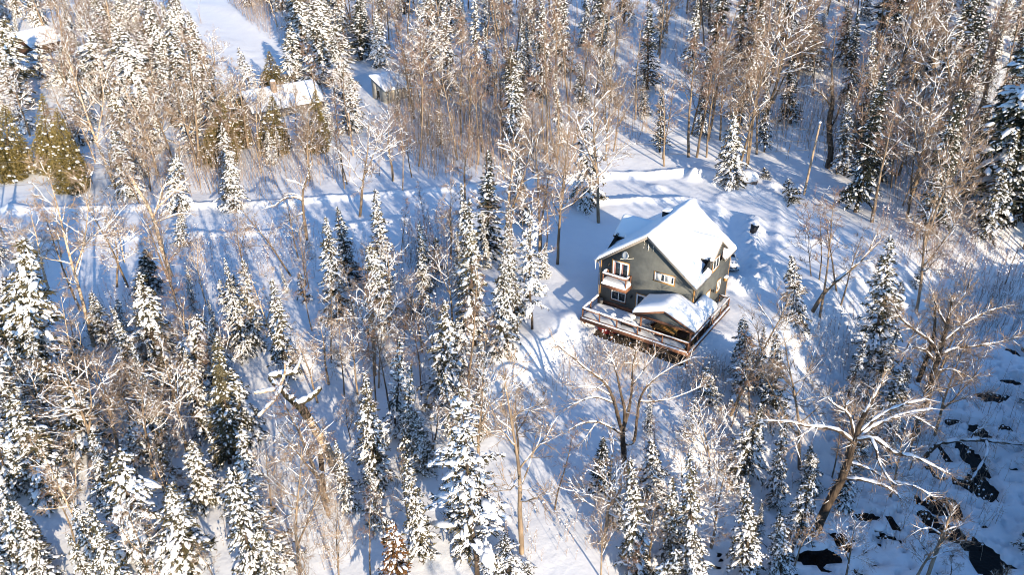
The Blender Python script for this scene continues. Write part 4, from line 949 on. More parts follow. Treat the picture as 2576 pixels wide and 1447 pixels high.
PROTO = {
 'S': [conifer(s, 15, 1.75+.15*(s % 3), dens=.95, snow=1.05, droop=.55) for s in (101, 102, 103, 104)],
 'F': [conifer(s, 12, 2.3, dens=1.0, snow=1.25, droop=.6, prof=.75, size=1.12, irregular=.35) for s in (111, 112, 113, 114)] + [conifer(115, 11, 2.8, dens=.8, snow=1.4, droop=.75, prof=.6, size=1.1, irregular=.6), conifer(116, 13, 2.0, dens=.75, snow=1.3, droop=.4, prof=.9, irregular=.6)],
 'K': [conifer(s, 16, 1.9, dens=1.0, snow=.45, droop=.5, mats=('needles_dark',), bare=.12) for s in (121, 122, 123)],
 'O': [conifer(131, 13, 1.9, dens=1.25, snow=.55, droop=.45)],
 'Y': [conifer(s, 4.5, 1.35, dens=.8, snow=.55, droop=.4, gap=.30) for s in (135, 136)],
 'W': [conifer(s, 14, 2.5, dens=.62, snow=1.5, droop=.35, bare=.22, prof=.6, size=1.0, irregular=.6, gap=.30) for s in (138, 139)],
 'C': [cedar(s) for s in (141, 142, 143)],
 'P': [conifer(151, 19, 4.3, dens=1.0, snow=1.0, droop=.38, mats=('needles_dark',), prof=.62, size=1.35, gap=.5)],
 'R': [conifer(161, 9, 2.0, dens=1.0, snow=.85, droop=.4, mats=('rust',), size=1.1)],
 'D': [decid(s, 14.5, .17, first=.30, snow=.42, leaders=1+(s % 2), lean=.05*(s % 3)) for s in (201, 202, 203, 204)],
 'H': [decid(s, 13.5, .20, first=.26, n1=12, reach=.40, up=(.30, 1.0), snow=.92, leaders=2, snowr=1.7, dense=.85) for s in (211, 212, 213)],
 'T': [decid(s, 15, .15, first=.42, n1=11, reach=.20, up=(.75, 1.25), snow=.16, twig='twig_red', dense=1.1, n4=6) for s in (221, 222, 223, 224)],
 'B': [decid(s, 14, .16, first=.34, n1=11, reach=.30, up=(.6, 1.2), snow=.65, bark='birch', leaders=2) for s in (231, 232)],
 'Q': [decid(s, 5.5, .05, first=.15, n1=9, reach=.30, up=(.7, 1.2), snow=.25, twig='twig_red', dense=.9, n4=4) for s in (241, 242, 243)],
}
KIND = {'S': ('spruce_tree', 'spruce'), 'F': ('fir_tree', 'fir'), 'K': ('dark_spruce_tree', 'spruce'), 'O': ('olive_spruce_tree', 'spruce'), 'Y': ('young_spruce', 'spruce'), 'W': ('snowy_pine_tree', 'pine'), 'C': ('cedar_tree', 'cedar'),
        'P': ('pine_tree', 'pine'), 'R': ('dying_spruce_tree', 'spruce'), 'D': ('bare_tree', 'bare tree'), 'H': ('bare_maple_tree', 'bare tree'), 'T': ('slim_bare_tree', 'bare tree'), 'B': ('bare_birch_tree', 'birch'), 'Q': ('bare_sapling', 'sapling')}
TREES = []      # (root, kind, u, v, top u, top v)
def plant(kind, P, H, rz=None, lean=(0, 0), wide=1.0, label=None, pi=None):
    L = PROTO[kind]; pr = L[pi if pi is not None else R_.randint(len(L))]
    s = H/pr['H']; nm, cat = KIND[kind]
    t = bpy.data.objects.new(nm, None); COL.objects.link(t); t.empty_display_size = .3
    t.location = (P[0], P[1], P[2]-.05)
    rz = R_.uniform(0, 6.283) if rz is None else rz
    ws = s*wide
    mt = Matrix.Translation(t.location) @ Matrix.Rotation(lean[0], 4, 'Y') @ Matrix.Rotation(lean[1], 4, 'X') @ Matrix.Rotation(rz, 4, 'Z') @ Matrix.Diagonal((ws, ws, s, 1))
    t.matrix_world = mt
    t['category'] = cat
    if label: t['label'] = label
    for pn, me in pr['parts']:
        o = inst(pn, me, t)
        if pn == 'snow': o['kind'] = 'stuff'
    u, v = project(P); tu, tv = project(np.array(P)+[H*math.sin(lean[0]), 0, H])
    TREES.append([t, kind, u, v, tu, tv, H, P]); return t
def tree(kind, bu, bv, tu, tv, label, wpx=None, rz=None, pi=None, mx=.35):
    """a tree from its foot and its tip in the picture"""
    P = hit(bu, bv); lo, hi = 1.0, 32.0
    for _ in range(30):
        m = (lo+hi)/2
        if project((P[0], P[1], P[2]+m))[1] > tv: lo = m
        else: hi = m
    H = lo; top = (P[0], P[1], P[2]+H); uu = project(top)[0]
    dx = (tu-uu)/pxm(top); ln = max(-mx, min(mx, math.atan2(dx, H)))
    pr = PROTO[kind][0]; wide = 1.0
    if wpx: wide = (wpx/2/pxm((P[0], P[1], P[2]+H*.3)))/(pr['R']*H/pr['H'])
    return plant(kind, P, H/math.cos(ln), rz, (ln, 0), wide, label, pi)
HAND = [
 # kind, foot u v, tip u v, width px or None, label
 ('S', 1190, 868, 1180, 500, 120, 'tall snow-laden spruce, left and largest of the three left of the house'),
 ('S', 1262, 888, 1265, 640, 95, 'shorter spruce caked in snow, middle of the three left of the house'),
 ('W', 1338, 828, 1330, 515, 95, 'snowy pine on a bare dark trunk standing on the open snow left of the deck'),
 ('S', 850, 800, 818, 545, 95, 'white-crusted spruce between the road and the broken snag'),
 ('K', 885, 720, 848, 520, 70, 'dark spruce just right of the white-crusted spruce below the road'),
 ('S', 965, 730, 945, 475, 95, 'pale snowy spruce at the lower edge of the road'),
 ('S', 642, 868, 610, 650, 85, 'snowy spruce standing over blue shade left of the broken snag'),
 ('S', 722, 950, 684, 700, 90, 'slim snowy spruce behind the broken snag'),
 ('F', 88, 985, 60, 595, 190, 'large snow-plastered fir at the left edge below the road'),
 ('F', 28, 960, 8, 700, 150, 'broad snowy fir cut by the left edge of the photograph'),
 ('F', 192, 955, 190, 850, 85, 'small rounded fir capped with snow beside the large left fir'),
 ('S', 300, 1022, 288, 908, 60, 'little spruce with snowy tip in blue shade at left'),
 ('S', 262, 860, 228, 735, 85, 'spruce below the leaning roadside birch'),
 ('F', 305, 855, 295, 752, 75, 'stout short fir right of the roadside birch foot'),
 ('F', 405, 965, 350, 685, 140, 'tall leaning snowy fir left of the dead branchy birch'),
 ('O', 578, 1165, 545, 842, 105, 'dense olive spruce with a snow-dotted spire in the lower left'),
 ('F', 215, 1140, 170, 940, 165, 'fir with snow-loaded shelves of branches above the blue hollow'),
 ('F', 620, 1302, 608, 1065, 140, 'broad drooping fir with olive skirts below the olive spruce'),
 ('W', 1198, 1450, 1155, 965, 190, 'big bright snow-clad pine on a tall bare trunk at lower centre'),
 ('R', 1003, 1520, 985, 1310, 130, 'rust-needled dying spruce with heavy snow at the bottom edge'),
 ('S', 945, 1215, 916, 938, 110, 'snowy spruce left of the bright pine'),
 ('S', 1065, 1190, 1048, 1030, 95, 'snow-heaped spruce between the slim spruce and the bright pine'),
 ('S', 1602, 1462, 1586, 1150, 105, 'tall snowy spruce at the bottom edge below the deck'),
 ('K', 1512, 1235, 1518, 1100, 70, 'shadowed spruce left of the spreading tree below the deck'),
 ('F', 1645, 1285, 1638, 1105, 105, 'snow-draped fir right of the spreading tree below the deck'),
 ('F', 1275, 1470, 1268, 1345, 95, 'fir at the bottom edge right of the bright pine'),
 ('S', 1740, 1470, 1735, 1130, 100, 'snow-heaped spruce with white spire at the bottom right of centre'),
 ('S', 1690, 1440, 1690, 1200, 90, 'narrow snowy spruce next to the white-spired spruce'),
 ('F', 1880, 950, 1870, 800, 95, 'snowy fir beside the right corner of the deck'),
 ('S', 1948, 1065, 1952, 835, 95, 'spruce on the slope right of the deck corner fir'),
 ('F', 1785, 1015, 1776, 920, 70, 'small fir under the deck corner'),
 ('S', 2196, 935, 2240, 590, 130, 'tall leaning spruce spire right of the house above the creek'),
 ('F', 2000, 805, 1992, 640, 75, 'lone small snowy fir on the open slope right of the house'),
 ('F', 2040, 1235, 2040, 1118, 70, 'short fir left of the great snow-limbed tree'),
 ('S', 1875, 1452, 1880, 1215, 100, 'snowy spruce at the bottom edge left of the creek loop'),
 ('F', 1965, 1440, 1960, 1290, 75, 'short snowy fir nearest the left creek loop'),
 ('F', 340, 1400, 300, 1130, 150, 'drooping snowy fir in the lower left corner stand'),
 ('F', 462, 1430, 432, 1215, 150, 'rounded fir sheathed in snow near the bottom left'),
 ('F', 50, 1440, 30, 1260, 130, 'snowy fir in the bottom left corner'),
 ('F', 355, 1160, 345, 1030, 100, 'snowy fir between the shelf-branched fir and the dead birch'),
 ('Y', 118, 1130, 60, 1050, 60, 'dark young spruce in the blue hollow at left'), ('Y', 95, 1165, 85, 1090, 60, 'second dark young spruce in the blue hollow, nearer the bottom'),
 # middle distance and back, left
 ('F', 35, 270, 8, 40, 150, 'snow-smothered fir beside the dark cabin'),
 ('F', 104, 195, 93, 103, 62, 'bent snow-draped fir in front of the dark cabin'),
 ('C', 22, 445, 12, 265, 130, 'broad olive cedar on the left edge above the road'),
 ('C', 188, 482, 140, 270, 105, 'leaning olive cedar over the road bend'),
 ('C', 128, 432, 105, 235, 90, 'olive cedar behind the leaning cedar at the road bend'),
 ('C', 548, 412, 558, 235, 95, 'olive cedar left of the cottage'),
 ('C', 605, 368, 600, 240, 80, 'cedar hiding the left end of the cottage'),
 ('C', 692, 384, 684, 238, 92, 'cedar in front of the cottage chimney'),
 ('C', 798, 380, 792, 222, 80, 'cedar in front of the right end of the cottage'),
 ('C', 690, 236, 676, 128, 76, 'bright cedar behind the cottage stovepipe'),
 ('F', 640, 250, 600, 118, 88, 'snow-weighted fir left of the cottage stovepipe'),
 ('F', 740, 205, 730, 65, 95, 'snowy fir behind the cottage chimney'),
 ('S', 812, 205, 782, -25, 100, 'tall snowy spruce behind the cottage, left of a pair'),
 ('S', 856, 212, 846, 20, 95, 'tall snowy spruce behind the cottage, right of a pair'),
 ('F', 170, 210, 160, 100, 90, 'snowy fir right of the dark cabin'), ('F', 250, 240, 235, 70, 100, 'snow-clotted fir in the thicket above the road bend'),
 ('F', 315, 250, 298, 75, 100, 'thick snowy fir in the upper left thicket'), ('F', 385, 240, 350, 80, 90, 'snowy fir below the upper left lane'),
 ('F', 885, 330, 882, 188, 78, 'bent snowy fir left of the grey shed'),
 ('F', 445, 530, 442, 385, 80, 'snowy fir on the far side of the road behind the snapped tree'),
 ('F', 588, 528, 576, 385, 80, 'snow-covered fir on the far roadside'),
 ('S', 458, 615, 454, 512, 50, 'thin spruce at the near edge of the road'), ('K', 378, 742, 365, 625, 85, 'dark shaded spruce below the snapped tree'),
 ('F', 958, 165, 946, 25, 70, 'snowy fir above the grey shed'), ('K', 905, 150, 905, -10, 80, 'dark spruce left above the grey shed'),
 ('S', 1096, 165, 1088, 35, 60, 'small snowy spruce in the upper centre woods'), ('S', 1160, 105, 1155, -20, 50, 'spruce touching the top edge at centre'),
 ('O', 1292, 285, 1288, 108, 80, 'spruce with olive skirts in the upper centre'), ('S', 1372, 200, 1364, -10, 62, 'tall snow-dotted spruce spire at the top centre, left one'),
 ('S', 1422, 185, 1415, -25, 66, 'tall snow-dotted spruce spire at the top centre, right one'),
 ('K', 1630, 225, 1632, 0, 70, 'tall dark spruce above the drive'), ('S', 1528, 245, 1530, 115, 56, 'slim spruce in the woods above the house'),
 ('S', 1460, 265, 1460, 155, 60, 'snowy spruce below the pair of tall spires'), ('S', 1620, 290, 1616, 190, 52, 'narrow snow-heaped spruce left of the tall dark spruce'),
 ('F', 1482, 515, 1476, 305, 95, 'snow-burdened fir by the thick trunk left of the drive'),
 ('K', 1228, 650, 1228, 378, 90, 'brown-shadowed spruce behind the left spruce of the three'), ('S', 1312, 560, 1305, 372, 60, 'thin spruce behind the three spruces'),
 # back right
 ('F', 1838, 470, 1846, 280, 88, 'snow-bunched fir beside the boulders'), ('Y', 1990, 505, 1982, 448, 55, 'small snowy spruce on the bank right of the boulders'), ('Y', 1925, 448, 1922, 420, 36, 'tiny spruce on the bank above the boulder'),
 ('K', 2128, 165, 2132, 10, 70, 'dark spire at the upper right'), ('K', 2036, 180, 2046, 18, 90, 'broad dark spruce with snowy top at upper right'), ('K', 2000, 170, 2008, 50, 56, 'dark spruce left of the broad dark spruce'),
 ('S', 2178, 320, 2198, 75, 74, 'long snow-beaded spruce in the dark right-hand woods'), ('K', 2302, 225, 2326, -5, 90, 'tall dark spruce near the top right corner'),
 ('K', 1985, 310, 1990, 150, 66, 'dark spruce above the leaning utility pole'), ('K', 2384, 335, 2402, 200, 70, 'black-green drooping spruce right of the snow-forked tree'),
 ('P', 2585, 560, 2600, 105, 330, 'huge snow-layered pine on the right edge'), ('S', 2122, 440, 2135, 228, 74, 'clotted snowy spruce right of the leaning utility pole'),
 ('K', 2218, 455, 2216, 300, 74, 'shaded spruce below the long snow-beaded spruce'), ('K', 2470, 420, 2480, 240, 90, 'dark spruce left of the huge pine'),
 # bare trees
 ('B', 290, 468, 190, 108, None, 'tall pale birch with a snowy low limb in front of the leaning cedar'), ('D', 502, 420, 490, 118, None, 'snow-limbed bare tree left of the cottage cedars, right of a pair'),
 ('D', 496, 416, 438, 162, None, 'snow-limbed bare tree left of the cottage cedars, left of a pair'), ('D', 432, 395, 368, 188, None, 'bare tree right of the tall pale birch'), ('B', 398, 442, 300, 188, None, 'leaning pale tree between the birch and the cedars'),
 ('D', 585, 382, 564, 162, None, 'forked pale tree in front of the olive cedars'), ('B', 236, 872, 112, 440, None, 'big twin birch leaning left across the road'),
 ('D', 322, 722, 228, 470, None, 'slender leaning tree right of the twin birch'), ('D', 440, 742, 345, 505, None, 'leaning tree with one long snowy limb over the road'),
 ('D', 732, 694, 605, 500, None, 'leaning tree with fanned snowy branches below the road'), ('H', 905, 545, 925, 300, None, 'round-headed bare tree full of snow below the shed'),
 ('H', 1506, 560, 1500, 250, None, 'big bare tree with snow-heaped limbs left of the drive'), ('D', 1670, 418, 1680, 195, None, 'broad bare tree behind the drive'),
 ('D', 1150, 402, 1110, 165, None, 'tree with a snowy forked top right of the shed'), ('D', 745, 335, 738, 185, None, 'thin snowy tree in front of the cottage roof'), ('D', 655, 345, 650, 195, None, 'bare tree before the left half of the cottage roof'),
 ('T', 1036, 446, 1010, 280, None, 'dark tangled trunk above the road bank'), ('D', 1134, 652, 1125, 440, None, 'slim dark tree on the near road bank'),
 ('H', 1272, 645, 1270, 328, None, 'snow-lined tree behind the left spruce of the three'), ('D', 1358, 645, 1350, 328, None, 'bare tree behind the snowy pine left of the deck'), ('D', 1402, 665, 1400, 330, None, 'snow-branched tree nearest the house on its left'),
 ('D', 1880, 417, 1905, 75, None, 'tall forked tree on the bank behind the boulders'), ('T', 1752, 396, 1782, 60, None, 'tall straight trunk behind the mounded rock'), ('D', 1811, 352, 1820, 125, None, 'snow-limbed tree behind the snow-bunched fir'),
 ('H', 2395, 352, 2405, 45, None, 'forked tree with thick snowy limbs in the upper right'), ('D', 2242, 472, 2250, 240, None, 'bare snow-limbed tree in the dark right-hand woods'),
 ('T', 2062, 798, 2112, 500, None, 'nearest of the three dark trunks right of the drive'), ('T', 2105, 733, 2102, 500, None, 'straight dark trunk right of the leaning trunk'), ('T', 2061, 704, 2075, 520, None, 'thin dark trunk farther up the open slope'), ('Q', 2041, 695, 2045, 540, None, 'thinnest sapling left of the dark trunks'),
 ('D', 2306, 782, 2380, 450, None, 'bare tree leaning right on the slope above the creek'), ('D', 1838, 1045, 2000, 730, None, 'tree leaning far right beside the deck corner fir'),
 ('H', 1790, 1235, 1750, 1010, None, 'snow-crusted bare tree below the deck corner'), ('D', 2012, 1182, 2035, 840, None, 'upright bare tree left of the great snow-limbed tree'),
 ('D', 1313, 1392, 1330, 890, None, 'tall bare tree with several stems on the lower slope'),
 ('B', 242, 1412, 100, 1140, None, 'snow-coated birch leaning left in the bottom left corner'), ('H', 372, 1452, 335, 1262, None, 'snow-limbed bare tree at the bottom left edge'), ('H', 470, 1135, 430, 880, None, 'dead birch with many level snowy branches'),
 ('H', 420, 1180, 465, 1060, None, 'bare tree with a snowy hand of limbs at lower left'), ('D', 755, 1450, 690, 1120, None, 'dark double trunk rising from the bottom edge'), ('D', 1032, 1345, 1000, 1170, None, 'snow-forked bare tree left of the bright pine'),
 ('T', 945, 1008, 905, 815, None, 'straight dark trunk left of the snow-capped hollow'), ('T', 982, 1040, 968, 820, None, 'dark trunk right of the broken snag'), ('T', 1060, 995, 1040, 790, None, 'dark trunk below the round-headed shrubs'), ('T', 1176, 985, 1168, 690, None, 'slender trunk in front of the left spruce of the three'),
 ('H', 2125, 1462, 2170, 1310, None, 'snow-limbed bare tree at the bottom edge by the creek'), ('D', 2300, 1112, 2385, 790, None, 'big bare tree on the creek bank, left stem'), ('D', 2352, 1095, 2420, 810, None, 'big bare tree on the creek bank, right stem'),
]
for k, bu, bv, tu, tv, w, lab in HAND: tree(k, bu, bv, tu, tv, lab, w)
NHAND = len(TREES)

# ------------------------------------------------------------------ trees of their own shape
def custom_tree(name, label, cat, P, limbs, bark='bark', twigs=0, seed=0, snowr=1.0, snow=.8, mossy=None):
    """limbs: list of (points, radii) in metres from the foot"""
    rng = np.random.RandomState(seed); t = thing(name, label, cat, tuple(P)); tb = MB(); sn = MB(); tw = MB(); ms = MB(); A, B, SA, SB = [], [], [], []
    for li, (pts, rad) in enumerate(limbs):
        pts = np.array(pts, float); rad = np.array(rad, float); n = max(6, len(pts)*4); s = np.linspace(0, len(pts)-1, n); k = np.minimum(s.astype(int), len(pts)-2); w = (s-k)[:, None]
        # smooth through the points
        pm = pts[np.maximum(k-1, 0)]; p0 = pts[k]; p1 = pts[k+1]; p2 = pts[np.minimum(k+2, len(pts)-1)]
        Q = .5*((2*p0)+(-pm+p1)*w+(2*pm-5*p0+4*p1-p2)*w**2+(-pm+3*p0-3*p1+p2)*w**3); Q = Q + rng.normal(0, .025, Q.shape)*rad.mean()*3
        r = np.interp(s, np.arange(len(rad)), rad)*rng.uniform(.93, 1.07, n)
        (ms if mossy and li in mossy else tb).tube(Q, r, 9 if r[0] > .12 else 6)
        i = 0
        while i < n-1:
            if rng.rand() < snow:
                j = min(n-1, i+rng.randint(2, 6)); q = Q[i:j+1]; dz = abs(q[-1, 2]-q[0, 2])/(np.linalg.norm(q[-1]-q[0])+1e-6)
                if dz < .95:
                    rr = (r[i:j+1]*.82+.035*snowr)*(1-.4*dz)*rng.uniform(.85, 1.15, len(q)); rr[0] *= .4; rr[-1] *= .4
                    sn.tube(q+Z3*(r[i:j+1]*.55+.03*snowr)[:, None], rr, 7, flat=.9)
                i = j
            else: i += 1
        if twigs:
            L = np.linalg.norm(Q[-1]-Q[0])
            for _ in range(int(twigs*L)):
                i = rng.randint(n//4, n); d = unit(unit(Q[min(i+1, n-1)]-Q[i-1])+rng.normal(0, .7, 3)+Z3*.15); l = rng.uniform(.5, 1.5); A.append(Q[i]); B.append(Q[i]+d*l)
                if rng.rand() < .35: SA.append(Q[i]+Z3*.03); SB.append(Q[i]+d*l*.7+Z3*.03)
                for _2 in range(4):
                    a = Q[i]+d*l*rng.uniform(.2, 1); A.append(a); B.append(a+unit(d+rng.normal(0, .5, 3))*rng.uniform(.25, .7))
    tb.obj('trunk', M[bark], t, True) if tb.n else None
    if ms.n: ms.obj('mossy_limb', M['moss'], t, True)
    if A: tw.sticks(np.array(A), np.array(B), .014, .007).obj('crown', M['twig'], t)
    if SA: sn.sticks(np.array(SA), np.array(SB), .035*snowr, .015)
    if sn.n: sn.obj('snow', M['snow_pad'], t, True)['kind'] = 'stuff'
    u, v = project(P); TREES.append([t, 'X', u, v, u, v-120, 8, P]); return t
def px_limb(P, L):
    """limb points from (u, v, depth offset) by lifting picture points to the vertical plane of the foot"""
    out = []
    for u, v, dy in L:
        d = ray(u, v); t = (P[1]+dy-_C[1])/d[1]; q = _C+t*d; out.append(q-np.asarray(P))
    return out
def build_px(name, label, cat, foot, limbs, **kw):
    P = hit(*foot); LL = [(px_limb(P, l), r) for l, r in limbs]; LL[0][0][0] = np.array([0, 0, -.4])
    return custom_tree(name, label, cat, P, LL, **kw)
build_px('broken_birch', 'massive broken yellow birch snag leaning left with mossy snow-capped stubs', 'dead tree', (852, 1190),
    [([(852, 1190, 0), (828, 1143, 0), (803, 1096, 0), (776, 1050, 0)], [.44, .40, .36, .33]),
     ([(776, 1050, 0), (752, 1020, 0), (738, 1008, 0)], [.33, .35, .30]),
     ([(738, 1008, 0), (722, 996, .2), (706, 975, .3)], [.30, .28, .20]),
     ([(750, 1018, 0), (775, 1004, .4), (795, 990, .6), (806, 976, .7)], [.24, .22, .20, .17]),
     ([(706, 975, .3), (688, 962, .5), (682, 948, .6), (712, 942, .8), (750, 938, 1.0)], [.22, .23, .22, .20, .14]),
     ([(740, 938, 1.0), (752, 918, 1.2), (758, 898, 1.3)], [.12, .09, .05]),
     ([(706, 975, .2), (694, 1000, -.6), (668, 1030, -1.4), (650, 1050, -2.0)], [.16, .15, .12, .08]),
     ([(700, 978, .2), (672, 985, -.3), (640, 990, -.5)], [.15, .12, .08]),
     ([(706, 968, .3), (716, 940, .2), (716, 915, .2)], [.12, .09, .05])], bark='birch', mossy=(1, 2, 3, 4), snowr=2.4, seed=3, snow=.95)
build_px('tree_stub', 'dead upright stub with a snow cap beside the broken birch snag', 'tree stump', (813, 1232), [([(813, 1232, 0), (810, 1190, 0), (806, 1142, 0)], [.24, .21, .19])], bark='bark_dark', seed=5)
p = hit(813, 1232); snow_lump(TREES[-1][0], tuple(px_limb(p, [(806, 1138, 0)])[0]+np.array([0, 0, .12])), .26, .26, .26, 3)
build_px('snapped_tree', 'snapped leaning tree with a jagged top and antler-like snowy limbs by the road', 'dead tree', (432, 695),
    [([(432, 695, 0), (408, 630, 0), (390, 560, 0), (362, 500, 0), (342, 470, 0), (331, 446, 0)], [.26, .23, .21, .20, .18, .13]),
     ([(386, 548, 0), (395, 525, .4), (420, 500, .8), (450, 470, 1.2), (470, 452, 1.5)], [.13, .11, .09, .07, .04]),
     ([(392, 530, .3), (402, 500, .6), (412, 470, .8), (440, 450, 1)], [.10, .09, .07, .04]),
     ([(388, 560, 0), (420, 548, -.4), (450, 538, -.8), (480, 538, -1)], [.09, .08, .06, .03]), ([(408, 500, .6), (430, 480, .9), (462, 484, 1)], [.07, .05, .03])], bark='birch', twigs=5, snowr=1.6, seed=7)
build_px('hooked_tree', 'tree with hooked snow-piled limbs just below the road', 'dead tree', (772, 604),
    [([(772, 604, 0), (764, 540, 0), (762, 480, 0), (775, 440, 0), (780, 408, 0)], [.20, .17, .14, .10, .05]),
     ([(764, 505, 0), (740, 496, -.2), (715, 500, -.3), (690, 518, -.4), (668, 522, -.5)], [.12, .12, .10, .08, .05]), ([(762, 500, 0), (738, 488, .2), (718, 492, .3)], [.1, .09, .05]),
     ([(763, 535, 0), (745, 545, -.3), (722, 556, -.5)], [.1, .08, .05]), ([(766, 470, 0), (742, 458, .3), (720, 452, .4)], [.08, .06, .03])], twigs=4, snowr=2.2, seed=8, snow=.95)
build_px('snow_limbed_tree', 'great dark-trunked tree with sweeping snow-covered limbs beside the creek', 'bare tree', (2052, 1340),
    [([(2052, 1340, 0), (2078, 1280, 0), (2120, 1200, 0), (2140, 1140, 0), (2150, 1106, 0)], [.38, .34, .30, .27, .24]),
     ([(2150, 1106, 0), (2172, 1050, 0), (2195, 1005, .3), (2220, 960, .6)], [.22, .17, .12, .06]),
     ([(2150, 1106, 0), (2180, 1085, .5), (2225, 1060, 1), (2285, 1040, 1.6), (2345, 1030, 2.2)], [.20, .17, .14, .10, .05]),
     ([(2160, 1090, 0), (2215, 1045, .4), (2270, 1020, .8), (2330, 1005, 1.2)], [.15, .12, .09, .05]),
     ([(2150, 1106, 0), (2200, 1105, -.5), (2250, 1140, -1), (2300, 1150, -1.5), (2350, 1175, -2), (2390, 1195, -2.4)], [.18, .16, .13, .10, .08, .04]),
     ([(2190, 1102, -.4), (2205, 1135, -1.2), (2210, 1160, -1.4), (2235, 1205, -2), (2255, 1220, -2.2)], [.13, .11, .09, .07, .04]),
     ([(2128, 1205, 0), (2170, 1208, -.6), (2220, 1222, -1.2), (2252, 1240, -1.6), (2265, 1256, -1.8)], [.14, .13, .11, .08, .04]),
     ([(2140, 1165, 0), (2185, 1180, -.5), (2240, 1210, -1), (2300, 1225, -1.5), (2345, 1250, -2)], [.10, .09, .08, .06, .03]),
     ([(2146, 1112, 0), (2110, 1085, -.2), (2065, 1075, -.4), (2025, 1072, -.5), (1985, 1062, -.6), (1905, 1060, -.8)], [.17, .14, .12, .09, .07, .03]),
     ([(2150, 1100, 0), (2140, 1055, .2), (2125, 1030, .2), (2135, 1010, .3)], [.13, .10, .08, .04]), ([(2128, 1035, .2), (2100, 1020, .3), (2080, 1000, .4)], [.08, .06, .03]),
     ([(2050, 1074, -.4), (2020, 1095, -.8), (2000, 1130, -1)], [.07, .06, .03]), ([(2285, 1040, 1.6), (2320, 1060, 1.4), (2352, 1080, 1.2)], [.06, .05, .03])], bark='bark_dark', twigs=7, snowr=1.7, seed=9, snow=.92)
build_px('creek_bank_tree', 'big dark twin tree spreading snow-lined limbs over the upper creek bank', 'bare tree', (2298, 1108),
    [([(2298, 1108, 0), (2320, 1030, 0), (2345, 950, 0), (2365, 880, 0), (2382, 820, .3), (2395, 760, .5)], [.33, .29, .26, .22, .16, .08]),
     ([(2362, 890, 0), (2340, 860, -.2), (2300, 830, -.4), (2265, 800, -.6), (2250, 770, -.6)], [.17, .14, .11, .08, .04]),
     ([(2362, 895, 0), (2400, 878, .3), (2450, 872, .6), (2510, 862, 1), (2560, 848, 1.3)], [.16, .13, .10, .07, .03]),
     ([(2355, 915, 0), (2330, 885, -.4), (2300, 875, -.6), (2270, 890, -.8)], [.12, .10, .07, .03]),
     ([(2372, 860, 0), (2420, 820, .5), (2470, 790, .9), (2530, 770, 1.4)], [.16, .12, .09, .04]),
     ([(2350, 935, 0), (2390, 930, -.3), (2430, 945, -.6), (2450, 960, -.8)], [.10, .08, .05, .02]),
     ([(2382, 820, .3), (2360, 780, .4), (2345, 740, .6)], [.10, .07, .03]), ([(2388, 790, .4), (2420, 750, .6), (2440, 710, .8)], [.09, .06, .03]),
     ([(2310, 960, .8), (2330, 905, .8), (2350, 840, 1.0), (2352, 760, 1.2)], [.22, .19, .14, .07])], bark='bark_dark', twigs=14, snowr=1.2, seed=10, snow=.7)
build_px('leaning_trunk', 'snow-striped trunk leaning far right over the open slope', 'leaning tree', (2043, 783),
    [([(2043, 783, 0), (2068, 745, 0), (2100, 710, .2), (2150, 670, .5), (2185, 635, .8), (2215, 605, 1)], [.22, .20, .18, .14, .10, .05]), ([(2140, 675, .5), (2165, 660, .2), (2190, 655, 0)], [.07, .05, .03]), ([(2185, 635, .8), (2195, 610, 1), (2210, 585, 1.2)], [.06, .04, .02])], twigs=7, snowr=1.3, seed=11)
build_px('broken_snag', 'short pale broken snag leaning in front of the great left-edge fir', 'dead tree', (106, 902), [([(106, 902, 0), (86, 862, 0), (64, 822, 0)], [.24, .21, .17])], bark='birch', seed=23, snowr=1.4)
build_px('arched_log', 'fallen trunk arching over the dark creek water', 'fallen tree', (2326, 1150),
    [([(2326, 1150, 0), (2350, 1125, 0), (2395, 1110, 0), (2450, 1108, .2), (2500, 1112, .4), (2570, 1120, .8)], [.20, .19, .17, .15, .12, .07]), ([(2480, 1110, .3), (2482, 1140, -1), (2462, 1180, -2), (2445, 1205, -2.6)], [.12, .12, .10, .07]), ([(2440, 1108, .2), (2452, 1088, .2), (2470, 1078, .2)], [.07, .05, .03])], bark='bark_dark', twigs=5, snowr=1.6, seed=12)
build_px('bare_pole_tree', 'thin bare stick of a tree leaning right across the creek pools', 'dead tree', (2332, 1455),
    [([(2332, 1455, 0), (2355, 1390, 0), (2380, 1325, .2), (2397, 1275, .3)], [.15, .13, .10, .07]), ([(2366, 1345, .1), (2340, 1330, -.2), (2310, 1335, -.4)], [.05, .04, .02]), ([(2372, 1340, .1), (2400, 1328, .2), (2420, 1332, .3)], [.05, .04, .02])], twigs=5, snowr=1.4, seed=13)
